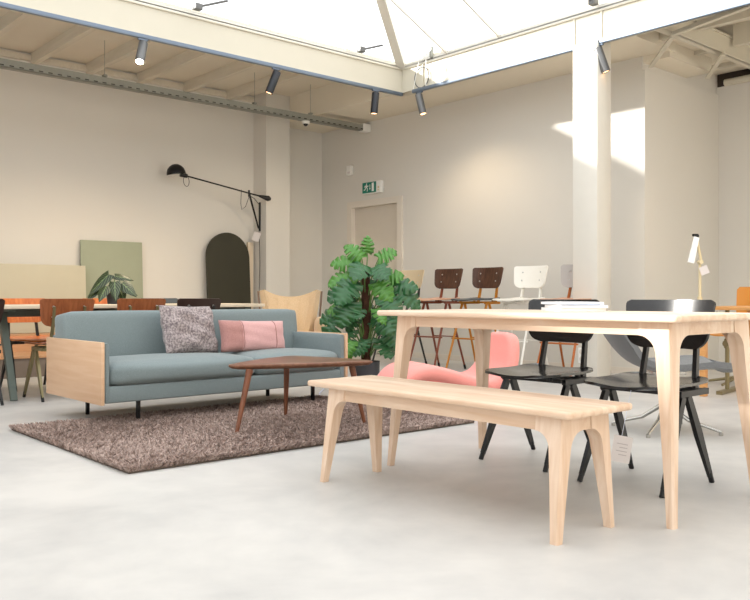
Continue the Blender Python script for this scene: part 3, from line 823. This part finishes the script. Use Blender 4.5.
# ------------------------------------------------------------------ pink tongue-shaped lounge chair
def lounge(loc, rz):
    t = thing('lounge_chair', 'salmon pink wave-shaped lounge chair behind the bench', 'chair', loc, rz)
    # profile in (x: forward, z), from floor at front, over the knee, dip, up the back
    prof = [(.60, .055), (.63, .14), (.59, .215), (.52, .27), (.42, .285), (.30, .262), (.18, .225), (.05, .185), (-.06, .185), (-.16, .225), (-.225, .31), (-.26, .42), (-.28, .51), (-.285, .555)]
    def cr(p, s):
        n = len(p)-1; x = s*n; i = min(int(x), n-1); f = x-i
        P = [Vector(p[max(0, min(n, i+k))]) for k in (-1, 0, 1, 2)]
        return .5*((2*P[1])+(P[2]-P[0])*f+(2*P[0]-5*P[1]+4*P[2]-P[3])*f*f+(-P[0]+3*P[1]-3*P[2]+P[3])*f**3)
    n = 60; m = MB(); K = 20
    rings = []
    for i in range(n+1):
        s = i/n; c = cr(prof, s); d = (cr(prof, min(1, s+.01))-cr(prof, max(0, s-.01))).normalized(); nn = Vector((-d.y, d.x))
        half = .31*(1 if s < .55 else math.sqrt(max(.0, 1-((s-.55)/.455)**2.3))*.999+.001)
        half *= 1-.10*max(0, 1-s/.25)
        th = .055 if s < .93 else .055*math.sqrt(max(.02, 1-((s-.93)/.07)**2))
        th *= 1 if s > .05 else .6+.4*s/.05
        r = []
        for k in range(K):
            a = 2*PI*k/K; cs, sn = math.cos(a), math.sin(a)
            u = math.copysign(abs(cs)**.35, cs)*half; w_ = math.copysign(abs(sn)**.6, sn)*th
            p2 = c+nn*w_; r.append((p2.x, u, p2.y))
        rings.append(r)
    vs = [p for r_ in rings for p in r_]; fs = [tuple(range(K)), tuple(n*K+k for k in range(K))]
    for i in range(n):
        for k in range(K): fs.append((i*K+k, i*K+(k+1) % K, (i+1)*K+(k+1) % K, (i+1)*K+k))
    m.add(vs, fs); m.build('upholstered_shell', M['pinkwool'], t, 80)
    body = [(c.x, c.y-.01) for c in (cr(prof, k/40) for k in range(2, 27))]
    MB().prism([(body[0][0]-.03, .0)]+[(body[0][0]-.02, .05)]+body[3:]+[(-.17, .0)], 1, -.255, .255).build('base', M['pinkwool'], t)
    return t
LOUNGE = lounge((4.63, 4.155, 0), math.radians(158))

# ------------------------------------------------------------------ grey shell swivel chair behind
def shell_chair(loc, rz):
    t = thing('swivel_chair', 'grey felt shell chair on aluminium star base, behind the dining table', 'chair', loc, rz)
    prof = [(.34, .395), (.30, .415), (.2, .42), (.05, .405), (-.08, .405), (-.18, .44), (-.26, .51), (-.32, .59), (-.36, .66), (-.375, .70)]
    def cr(s):
        n = len(prof)-1; x = s*n; i = min(int(x), n-1); f = x-i
        P = [Vector(prof[max(0, min(n, i+k))]) for k in (-1, 0, 1, 2)]
        return .5*((2*P[1])+(P[2]-P[0])*f+(2*P[0]-5*P[1]+4*P[2]-P[3])*f*f+(-P[0]+3*P[1]-3*P[2]+P[3])*f**3)
    def fn(u, v):
        s = (v+1)/2; c = cr(s)
        w = .29*corner_w(v, 1, .7)
        curl = .035*abs(u)**2.5
        if s < .5: return (c.x, u*w, c.y+curl*.7)
        k = min(1, (s-.5)/.2); return (c.x+curl*1.6*k, u*w, c.y+curl*.7*(1-k))
    MB().sheet(fn, 18, 30, .035).build('shell', M['greyfelt'], t, 60)
    MB().tube([(0, 0, .08), (0, 0, .36)], .022, 14).box((-.1, -.1, .35), (.1, .1, .375), .004).build('column', M['chrome'], t)
    for k in range(4):
        a = PI/4+k*PI/2+.25; d = Vector((math.cos(a), math.sin(a), 0))
        MB().tube([d*.015+Vector((0, 0, .16)), d*.14+Vector((0, 0, .075)), d*.33+Vector((0, 0, .02))], [.014, .012, .008], 8).tube([d*.325+Vector((0, 0, 0)), d*.325+Vector((0, 0, .02))], .013, 10).build('star_leg', M['chrome'], t)
    return t
shell_chair((4.70, 2.61, 0), math.radians(-47))

# ------------------------------------------------------------------ bar stools along wall B
GS = 'bar stools along the wall'
specs = [(7.2, 'beige bar stool with black legs behind the large plant', 'ply_beige', 'ply_beige', 'leg_black'),
         (6.58, 'dark wood backed bar stool with red-brown legs, next to the large plant', 'ply_salmon', 'ply_dark', 'leg_brown'),
         (5.99, 'dark wood backed bar stool with mustard legs, next to the white bar stool', 'ply_greydark', 'ply_dark', 'leg_mustard'),
         (5.40, 'all white bar stool against the wall', 'ply_white', 'ply_white', 'leg_white'),
         (4.80, 'grey backed bar stool with burnt orange legs half hidden by the white column', 'ply_salmon', 'ply_grey', 'leg_orange')]
for (y, lab, sm, bmt, lm) in specs:
    ply_chair('bar_stool', lab, 'stool', sm, bmt, lm, (6.78, y, 0), PI/2, GS, seat_h=.80, back=(.915, 1.145), spread=.25, half=.175, bar_stool=True)

# ------------------------------------------------------------------ left worktable with chairs
LT = thing('work_table', 'long pale topped table with grey-green steel legs behind the sofa', 'table', (3.3, 7.12, 0))
MB().box((-1.5, -.38, .725), (1.25, .38, .755), .004).build('tabletop', M['pale_batten'], LT)
MB().box((-1.1, -.03, .655), (1.1, .03, .725), .003).build('beam', M['leg_green'], LT)
for x in (-1.1, 1.1):
    for s in (-1, 1):
        MB().bar((x, s*.345, .0), (x, s*.04, .715), .05, .03, .055, .06, xax=(1, 0, 0)).build('leg', M['leg_green'], LT)
    MB().box((x-.03, -.3, .70), (x+.03, .3, .726), .003).build('bracket', M['leg_green'], LT)
GL = 'plywood chairs around the work table'
ply_chair('plywood_chair', 'reddish walnut chair with olive brass legs behind left end of sofa', 'chair', 'ply_walnut', 'ply_walnut', 'leg_brass', (2.54, 6.755, 0), 0, GL, sole='rubber')
ply_chair('plywood_chair', 'reddish walnut chair at the work table, below the potted plant', 'chair', 'ply_walnut', 'ply_walnut', 'leg_brass', (3.17, 6.75, 0), 0, GL)
ply_chair('plywood_chair', 'dark brown chair behind the sofa, nearest the arched board', 'chair', 'ply_dark2', 'ply_dark2', 'leg_black', (3.72, 6.75, 0), 0, GL)
ply_chair('plywood_chair', 'orange teak chair on the far side of the work table, at picture left', 'chair', 'ply_orange', 'ply_orange', 'leg_black', (2.62, 7.62, 0), PI, GL)
ply_chair('plywood_chair', 'orange teak chair across the work table, under the sage board', 'chair', 'ply_orange', 'ply_orange', 'leg_black', (3.38, 7.62, 0), PI, GL)
ply_chair('plywood_chair', 'charcoal chair across the work table between walnut and dark brown chairs', 'chair', 'ply_greydark', 'ply_greydark', 'leg_black', (3.98, 7.62, 0), PI, GL)
ply_chair('plywood_chair', 'dark brown chair at picture left edge beside the work table', 'chair', 'ply_dark2', 'ply_dark2', 'leg_black', (1.84, 6.75, 0), 0, GL)

# alocasia on the table
AL = thing('potted_alocasia', 'potted plant with dark pale-veined leaves on the work table', 'plant', (3.27, 7.34, .755))
MB().lathe([(0, 0), (.05, 0), (.062, .09), (.066, .1), (.06, .1), (.055, .09), (0, .085)]).build('pot', M['pot'], AL)
def leaf_add(vs, fs, uvs, base, d, nrm, L, W, droop, notch=0, nsteps=10, lobe=True):
    d = d.normalized(); x = d.cross(nrm).normalized(); nrm = x.cross(d).normalized()
    o = len(vs); cols = 6
    for i in range(nsteps+1):
        s = i/nsteps
        for j in range(-cols//2, cols//2+1):
            u = j/(cols/2)
            w = W*(math.sin(PI*min(1, (s*.86+.14))**.75))**.8*(1-s*.25)
            if i == nsteps: w = 0
            if notch and i % 2 == 1 and abs(u) > .6: w *= notch
            y = s*L - (.10*L*(1-s)*abs(u) if lobe else 0)
            p = base + d*y + x*(u*w) + nrm*(-droop*s*s*L - .12*W*u*u + .05*W)
            vs.append(p); uvs.append((u, s))
    for i in range(nsteps):
        for j in range(cols):
            a = o+i*(cols+1)+j; fs.append((a, a+1, a+cols+2, a+cols+1))
def leaf_obj(name, vs, fs, uvs, mat_, parent):
    me = bpy.data.meshes.new(name); me.from_pydata([tuple(v) for v in vs], [], fs); me.update()
    ul = me.uv_layers.new(name='UVMap')
    for lp in me.loops: ul.data[lp.index].uv = uvs[lp.vertex_index]
    for p in me.polygons: p.use_smooth = True
    me.materials.append(mat_); o = bpy.data.objects.new(name, me); COL.objects.link(o); o.parent = parent
    return o
vs, fs, uvs = [], [], []; st = MB(); rnd = random.Random(4)
for (r_, f_, z, dr, df, dz_, L, W) in ((-.02, .06, .27, -.75, .3, -.75, .27, .065), (-.10, .04, .17, -.7, .4, -.8, .2, .055), (.04, .08, .20, .2, .6, -.9, .2, .06), (.10, .05, .19, .8, .4, -.6, .2, .06),
        (.0, -.05, .26, .9, .1, -.15, .18, .04), (.06, .0, .14, .5, .7, -.7, .16, .055), (-.03, .1, .16, -.2, .8, -.8, .18, .06), (-.06, -.1, .2, -.6, -.8, -.5, .2, .06), (.08, -.1, .18, .5, -.8, -.5, .2, .06)):
    tip = RGT*r_ - FWD*f_ + Vector((0, 0, z))
    st.tube([(0, 0, .08), tuple(tip*.5+Vector((0, 0, .05))), tuple(tip)], .004, 6)
    leaf_add(vs, fs, uvs, tip, RGT*dr-FWD*df+Vector((0, 0, dz_)), Vector((0, 0, .7))-FWD*.9, L, W, .12)
leaf_obj('foliage', vs, fs, uvs, M['alocasia'], AL); st.build('stem', M['stem'], AL)

# platform by wall A
P = thing('low_platform', 'low stepped platform with warm wood top along the back wall', 'platform', (1.6, 9.0, 0))
MB().box((-3.6, -.35, 0), (3.3, 1.05, .195)).build('step', M['deck_side'], P)
MB().box((-3.6, -.36, .195), (3.3, 1.05, .215)).build('step_top', M['deck_top'], P)
MB().box((-3.6, .5, .215), (3.3, 1.05, .40)).build('upper_step', M['deck_top'], P)
# boards on the platform, leaning on the wall
def board(label, x0, x1, y0, z0, z1, lean, mat_, name='display_board', edge=None):
    t = thing(name, label, 'board', ((x0+x1)/2, y0, z0)); w_ = (x1-x0)/2; h = (z1-z0)/math.cos(lean)
    o = MB().box((-w_, -.02, 0), (w_, 0, h), .002).build('panel', M[mat_], t); o.rotation_euler = (-lean, 0, 0)
    return t
board('wide beige-green board leaning on wall at picture left', 1.6, 4.04, 9.83, .402, 1.20, .06, 'beige_board')
board('taller square sage green board behind the potted plant', 4.04, 4.85, 9.98, .402, 1.525, .045, 'sage')
t = thing('arched_board', 'tall dark olive board with rounded top leaning on the back wall', 'board', (6.11, 9.90, 0))
w_ = .345; h0 = 1.72-.345
poly = [(-w_, 0), (w_, 0)] + [(w_*math.cos(a), h0+w_*math.sin(a)) for a in [i*PI/24 for i in range(25)]]
o = MB().prism(poly, 1, -.025, 0).build('panel', M['olive'], t); o.rotation_euler = (-.06, 0, 0)
t = thing('wood_batten', 'narrow pale wood batten standing on the wall beside the arched board', 'board', (6.51, 10.03, 0))
MB().box((-.045, -.02, 0), (.045, .02, 1.6), .003).build('panel', M['pale_batten'], t)

# ------------------------------------------------------------------ wall lamp on the pilaster
t = thing('wall_lamp', 'black swing-arm wall lamp with a long counterweighted arm on pilaster', 'lamp', (6.6, 9.9, 1.8))
O = Vector((6.6, 9.9, 1.8)); L = lambda x, y, z: tuple(Vector((x, y, z))-O)
MB().box((-.02, -.014, -.04), (0, .014, .37), .004).build('wall_bracket', M['black'], t)
m = MB().tube([(-.03, 0, 0), L(6.25, 9.65, 2.25)], [.012, .016], 8).tube([(-.02, 0, .34), L(6.42, 9.78, 2.2), L(6.25, 9.65, 2.22)], .005, 6).tube([L(6.25, 9.65, 2.2), L(6.25, 9.65, 2.29)], .014, 8)
m.build('strut', M['black'], t)
hp, pv, cw = Vector((5.33, 9.80, 2.425)), Vector((6.25, 9.65, 2.28)), Vector((6.555, 9.60, 2.19))
pv = hp.lerp(cw, .77)
MB().tube([L(*hp), L(*cw)], .0105, 8).build('arm', M['black'], t)
dcw = (cw-hp).normalized()
MB().tube([L(*(cw-dcw*.17)), L(*(cw-dcw*.10)), L(*(cw-dcw*.02)), L(*(cw+dcw*.015))], [.013, .026, .04, .02], 12).build('counterweight', M['black'], t)
hc = hp-dcw*.10
Rm = Matrix.Translation(Vector(L(*(hc+Vector((0, 0, .0)))))) @ Matrix.Rotation(-.15, 4, 'Y')
MB().lathe([(.125, -.015), (.122, .01), (.108, .055), (.078, .09), (.04, .112), (0, .118)], n=28, mat=Rm).build('lamp_shade', M['black'], t)
MB().lathe([(0, .0), (.115, -.02)], n=28, mat=Rm).build('shade_lining', M['white'], t)
MB().tube([L(*(hp-dcw*.04)), L(*(hp+dcw*.05))], [.035, .028], 12).build('knuckle', M['black'], t)
m = MB(); 
m.tube([L(*(hp+dcw*.04+Vector((0, 0, -.07+.07*math.cos(a)))+dcw*.04*math.sin(a))) for a in [i*2*PI/14 for i in range(15)]], .004, 5)
m.tube([L(6.14, 9.67, 2.29), L(6.13, 9.67, 2.1), L(6.15, 9.68, 2.02), L(6.2, 9.66, 2.06), L(6.25, 9.65, 2.2)], .004, 5)
m.tube([(-.02, 0, -.04), (-.012, -.01, -.5), (-.015, .01, -1.0), (-.01, 0, -1.5)], .004, 5)
m.build('cord', M['cord'], t)
o = MB().box((-.001, -.05, -.13), (.001, .05, 0), mat=Matrix.Translation((-.045, -.01, -.06)) @ Matrix.Rotation(.8, 4, 'Z') @ Matrix.Rotation(.35, 4, 'X')).build('price_tag', M['label'], t)
o['label'] = 'white paper tag'

# ------------------------------------------------------------------ tan wing armchair behind the sofa
def wing_chair(loc, rz):
    t = thing('wing_armchair', 'tan tufted wing armchair between sofa and large plant', 'armchair', loc, rz)
    # local: front -y, back +y
    def fn(u, v):
        s = (v+1)/2
        z = .36+.45*s
        w = .21+.12*s**.8
        top = .075*abs(u)**2.2*s**2
        tuft = -.055*(abs(math.sin(u*7.5+.5))**.5-.7)*math.sin(PI*min(1, s*1.1))
        return (u*w, .22+.10*s-.13*abs(u)**2.4+tuft, z+top)
    MB().sheet(fn, 48, 20, -.07).build('backrest', M['tan'], t, 80)
    MB().cushion((-.31, -.36, .27), (.31, .25, .43), .06, .03, n=10).build('seat_cushion', M['tan'], t, 80)
    MB().box((-.32, -.33, .2), (.32, .25, .28), .02).build('seat_frame', M['tan'], t)
    for s in (-1, 1):
        MB().cushion((s*.31-.055, -.3, .28), (s*.31+.055, .24, .60), .05, .012, n=8).build('armrest', M['tan'], t, 80)
        m = MB().bar((s*.315, .17, .58), (s*.342, .215, .88), .03, .018, .035, .018, xax=(0, 1, 0)); m.build('wing_rail', M['tan_dark'], t)
    m = MB()
    for u in (-.5, 0, .5):
        for v in (.55, .75): 
            p = fn(u, v*2-1); m.lathe([(0, -.006), (.01, -.002), (.012, .004)], n=8, mat=Matrix.Translation(Vector(p)+Vector((0, -.003, 0))) @ Matrix.Rotation(-PI/2, 4, 'X'))
    m.build('button', M['tan_dark'], t)
    for x, y in ((-.26, -.28), (.26, -.28), (-.26, .2), (.26, .2)):
        MB().tube([(x*1.1, y*1.1, 0), (x, y, .21)], [.014, .022], 10).build('leg', M['tan_dark'], t)
    return t
wing_chair((5.11, 7.08, 0), math.radians(-32))

# ------------------------------------------------------------------ monstera
PX, PY = 4.74, 5.46
MO = thing('potted_monstera', 'large split-leaf plant on a brown pole in charcoal pot', 'plant', (PX, PY, 0))
MB().lathe([(0, 0), (.10, 0), (.118, .02), (.122, .25), (.125, .26), (.115, .26), (.11, .235), (0, .235)], n=28).build('pot', M['pot'], MO)
MB().lathe([(0, .242), (.109, .238)], n=24).build('soil', M['soil'], MO)
m = MB(); m.tube([(.0, .0, .2), (.005, .0, .6), (.0, .004, 1.08)], [.042, .045, .036], 14); m.build('coir_pole', M['moss'], MO)
def monstera_leaf(vs, fs, uvs, base, d, nrm, L, W, rnd):
    """heart outline with narrow deep slits between lobes, drooping tip"""
    d = d.normalized(); x = d.cross(nrm).normalized(); nrm = x.cross(d).normalized()
    n = 54; cols = 5; fold = rnd.uniform(.15, .4); dr = rnd.uniform(.25, .6)
    for side in (-1, 1):
        o = len(vs); off = rnd.randint(0, 4); depth = [rnd.choice((.3, .36, .45, .6)) for _ in range(9)]
        for i in range(n+1):
            s = i/n
            w = W*(math.sin(PI*(s*.88+.12)))**.6*(1.12-.5*s)
            if i == n: w = 0
            ph = (i+off*2) % 13; cut = 1
            if 8 < i < n-7: cut = {0: depth[i//13], 1: depth[i//13]*1.15}.get(ph, 1)
            for j in range(cols+1):
                u = j/cols; uu = min(u, cut)
                back = .26*L*(1-s)**2*uu**1.5
                p = base + d*(s*L - back + .16*L*uu*(1-s)*s*2) + x*(side*uu*w) + nrm*(-dr*s*s*L - fold*w*uu*uu + .012*math.sin(i*.63+off)*uu)
                vs.append(p); uvs.append((u, s))
        for i in range(n):
            for j in range(cols):
                a = o+i*(cols+1)+j; fs.append((a, a+1, a+cols+2, a+cols+1))
dark = ([], [], []); young = ([], [], []); st = MB(); rnd = random.Random(11)
C3 = lambda r_, f_, z: RGT*r_ - FWD*f_ + Vector((0, 0, z))     # picture-right, towards viewer, height
# (right, toward viewer, z) of stalk end, leaf direction (right, toward, up), length, width, young?
LV = [(-.05, .05, 1.20, -.5, .2, .5, .20, .11, 1), (.02, .0, 1.25, .1, .3, .6, .16, .09, 1), (-.14, .04, 1.16, -1, .3, .1, .24, .12, 1), (-.03, .1, 1.14, -.2, 1, -.2, .24, .14, 0),
      (.10, .08, 1.12, .4, .9, -.3, .24, .14, 0), (.14, .02, 1.20, .7, .3, .35, .20, .11, 1), (-.20, .06, 1.05, -.9, .6, -.2, .24, .13, 1),
      (-.22, .1, .95, -.9, .7, -.5, .26, .15, 0), (-.17, .15, .97, -.6, .8, -.6, .26, .16, 0), (-.2, .14, .80, -.5, .6, -1, .26, .16, 0),
      (.12, .1, .98, .5, .7, -.6, .24, .13, 1), (.20, .06, 1.02, .8, .4, .2, .20, .11, 1), (.28, .05, .98, 1, .4, -.1, .28, .13, 0), (.36, .06, .94, 1, .5, -.7, .30, .14, 0),
      (.20, .12, .86, .7, .7, -.6, .26, .15, 0), 
      (-.34, .0, .72, -1, .2, -.3, .24, .14, 0), (-.38, .04, .66, -.7, .6, -.8, .24, .14, 0), (-.24, .02, .74, -.8, .4, .1, .2, .12, 1),
      (.16, .14, .70, .4, .9, -.7, .26, .16, 0), (.22, .1, .60, .6, .7, -.8, .26, .15, 0), 
      (.18, .08, .46, .6, .7, -.9, .22, .14, 0), (-.08, .12, .44, -.4, .8, -.6, .18, .11, 0), (.26, .05, .50, .9, .4, -.8, .22, .13, 0),
      (-.02, -.12, .9, -.3, -1, -.3, .24, .14, 0), (.1, -.14, .75, .4, -1, -.4, .24, .14, 0), (-.15, -.12, .7, -.6, -.9, -.4, .24, .14, 0), (.05, -.1, 1.1, .2, -1, .1, .22, .12, 0)]
for k in range(22):
    a = rnd.uniform(-.3, PI+.3); z = rnd.uniform(.42, 1.12)
    rr = rnd.uniform(.08, .24)*(1.1 if z < .9 else .8)
    r_, f_ = math.cos(a)*rr, math.sin(a)*rr*.8
    if abs(r_) < .07 and z > .5: continue
    LV.append((r_, f_, z, math.cos(a)+rnd.uniform(-.4, .4), .3+math.sin(a)*.6, rnd.uniform(-1, -.3), rnd.uniform(.13, .18), rnd.uniform(.075, .1), 1 if rnd.random() < .22 else 0))
for (r_, f_, z, dr, df, dz_, Lf, Wf, yg) in LV:
    z = .26+(z-.26)*.955; base = C3(r_*(.66 if r_ < 0 else .8), f_, z); dd = C3(dr, df, dz_).normalized()
    nn = Vector((0, 0, .5 if z > .85 else .8)) - FWD*(1 if z > .85 else .75) + RGT*rnd.uniform(-.45, .45)
    tgt = young if yg else dark
    monstera_leaf(*tgt, base, dd, nn, Lf*.84, Wf*.8, rnd)
    z0 = max(.26, z-.35); a0 = Vector((0, 0, z0)) + (base-Vector((0, 0, z)))*.08
    st.tube([tuple(a0), tuple(a0.lerp(base, .5)+Vector((0, 0, .05))), tuple(base)], [.007, .006, .004], 6)
leaf_obj('foliage', *dark, M['leaf'], MO)
o = leaf_obj('young_foliage', *young, M['leaf_young'], MO); o['label'] = 'bright green young leaves'
st.build('stem', M['stem'], MO)

# ------------------------------------------------------------------ right: desk, lamp, honey chair
DK = thing('desk', 'honey wood desk near the right wall with a steel stand leg', 'table', (7.0, 2.6, 0))
MB().box((-.5, -1.4, .715), (.5, .78, .742), .005).build('tabletop', M['oak_orange'], DK)
for x, y in ((-.44, .70), (.44, .70), (-.44, -1.3), (.44, -1.3)):
    MB().box((x-.025, y-.025, 0), (x+.025, y+.025, .715), .004).build('leg', M['oak_orange'], DK)
m = MB().tube([(-.02, .70, .03), (-.02, .70, .715)], .018, 12); sl = m.build('stand_leg', M['leg_brass'], DK)
MB().tube([(-.05, .70, .42), (.03, .70, .42)], .03, 12).tube([(-.02, .70, .38), (-.02, .70, .46)], .026, 12).build('clamp_knob', M['leg_brass'], sl)
MB().bar((-.25, .66, .015), (.25, .74, .015), .05, .03, xax=(0, 1, 0)).build('stand_foot', M['leg_brass'], sl)
DL = thing('desk_lamp', 'cream jointed desk lamp standing on the desk', 'lamp', (6.615, 3.36, .742))
MB().lathe([(0, 0), (.085, 0), (.085, .012), (.02, .018), (0, .018)], n=24).build('base', M['white'], DL)
def cp(r_, f_, z): return tuple(C3(r_, f_, z))
MB().tube([cp(0, 0, .015), cp(0, 0, .37)], .0115, 10).tube([cp(.005, .02, .37), cp(-.035, .02, .57)], .011, 10).build('arm', M['lamp_cream'], DL)
MB().tube([cp(0, .0, .04), cp(0, 0, .08)], .02, 10).tube([cp(0, -.02, .37), cp(0, .035, .37)], .018, 10).build('joint', M['lamp_cream'], DL)
m = MB(); 
hb0, hb1 = Vector(cp(-.04, .03, .575)), Vector(cp(-.10, .06, .36))
m.bar(hb0, hb1, .042, .02, .05, .025, xax=tuple(RGT)); m.build('lamp_head', M['white'], DL)
MB().tube([cp(-.055, .02, .585), cp(-.02, .02, .585)], .014, 10).box((-.012, -.012, .585), (.012, .012, .605), mat=Matrix.Translation(RGT*-.048)).box((-.01, -.01, .585), (.01, .01, .605), mat=Matrix.Translation(RGT*-.026)).build('hinge', M['black'], DL)
MB().tube([cp(-.0, .01, .06), cp(-.03, .01, .03), cp(-.06, .0, .0)], .004, 6).build('cord', M['cord'], DL)
o = MB().box((-.035, -.035, -.001), (.035, .035, .001), mat=Matrix.Translation(Vector(cp(.02, .04, .30))) @ Matrix.Rotation(TH-PI/2, 4, 'Z') @ Matrix.Rotation(PI/2, 4, 'X') @ Matrix.Rotation(.4, 4, 'Z')).build('price_tag', M['label'], DL); o['label'] = 'pale paper tag'
# chair behind the desk
HC = thing('shell_stool', 'honey coloured chair with grey fitting behind the desk', 'chair', (7.66, 3.53, 0), math.radians(66))
MB().sheet(back_fn(.22, -.2, .62, .915), 18, 12, .012).build('backrest', M['fibre_orange'], HC, 50)
MB().sheet(seat_fn(.22, -.2, .22, .48), 16, 16, .012).build('seat', M['fibre_orange'], HC, 50)
MB().lathe([(0, 0), (.045, 0), (.045, .012), (0, .016)], n=20, mat=Matrix.Translation((.03, -.245, .83)) @ Matrix.Rotation(-PI/2, 4, 'X')).lathe([(0, 0), (.045, 0), (.045, .012), (0, .016)], n=20, mat=Matrix.Translation((.03, -.24, .84)) @ Matrix.Rotation(-PI/2, 4, 'X')).build('fitting', M['lamp_grey'], HC)
MB().bar((0, -.17, .46), (0, -.225, .82), .05, .012, xax=(1, 0, 0)).build('back_post', M['leg_brass'], HC)
MB().tube([(0, 0, .06), (0, 0, .47)], .022, 12).box((-.1, -.2, .455), (.1, .1, .468)).build('column', M['leg_brass'], HC)
for k in range(4):
    a = k*PI/2+.4
    MB().tube([(0, 0, .07), (.28*math.cos(a), .28*math.sin(a), .016)], [.016, .012], 8).build('star_leg', M['leg_brass'], HC)
# white cable on the floor by the sofa
m = MB().tube([(4.5, 5.75, .008), (4.3, 5.55, .008), (4.2, 5.42, .008), (4.12, 5.32, .008)], .006, 6)
tag(m.build('power_cable', M['cord_white']), 'white cable on the floor by the right end of sofa', 'cable')

# ------------------------------------------------------------------ lights
sun = bpy.data.lights.new('sun', 'SUN'); so = bpy.data.objects.new('sun', sun); COL.objects.link(so)
sd = Vector((.75, -.66, -.364)).normalized()
so.rotation_euler = sd.to_track_quat('-Z', 'Y').to_euler(); so.location = (0, 8, 8)
sun.energy = 6.5; sun.angle = math.radians(2.2); sun.color = (1, .95, .88)
w = bpy.data.worlds.new('world'); scn.world = w; w.use_nodes = True
bg = w.node_tree.nodes['Background']; bg.inputs[0].default_value = (.97, .985, 1, 1); bg.inputs[1].default_value = 1.5
def spotl(loc, tgt, e, ang=1.2, col=(1, .78, .52), r=.05):
    l = bpy.data.lights.new('spot', 'SPOT'); o = bpy.data.objects.new('spot', l); COL.objects.link(o)
    o.location = loc; o.rotation_euler = (Vector(tgt)-Vector(loc)).to_track_quat('-Z', 'Y').to_euler()
    l.energy = e; l.spot_size = ang; l.spot_blend = .8; l.color = col; l.shadow_soft_size = r
spotl((3.54, YBM, 3.03), (3.6, 8.6, 0), 90, 2.0)
spotl((5.15, YBM+.03, 3.0), (4.2, 8.6, .3), 60, 1.8)
spotl((6.52, YBM, 2.98), (6.4, 9.5, .8), 40, 1.6)
spotl((XBM+.05, 6.83, 2.97), (7.4, 6.6, .5), 25, 2.4)
spotl((XBM+.25, 4.2, 2.98), (8.0, 3.2, .5), 40, 1.6)

# ------------------------------------------------------------------ camera
cam = bpy.data.cameras.new('camera'); co = bpy.data.objects.new('camera', cam); COL.objects.link(co)
co.location = (0, 0, H); co.rotation_euler = (PI/2, 0, TH-PI/2)
cam.sensor_fit = 'HORIZONTAL'; cam.sensor_width = 36; cam.lens = 826/750*36
cam.shift_y = -3/750.0
cam.clip_start = .05
scn.camera = co
vs_ = scn.view_settings; vs_.view_transform = 'Standard'; vs_.look = 'None'; vs_.gamma = 1; vs_.exposure = .62
try: vs_.use_curve_mapping = False
except Exception: pass
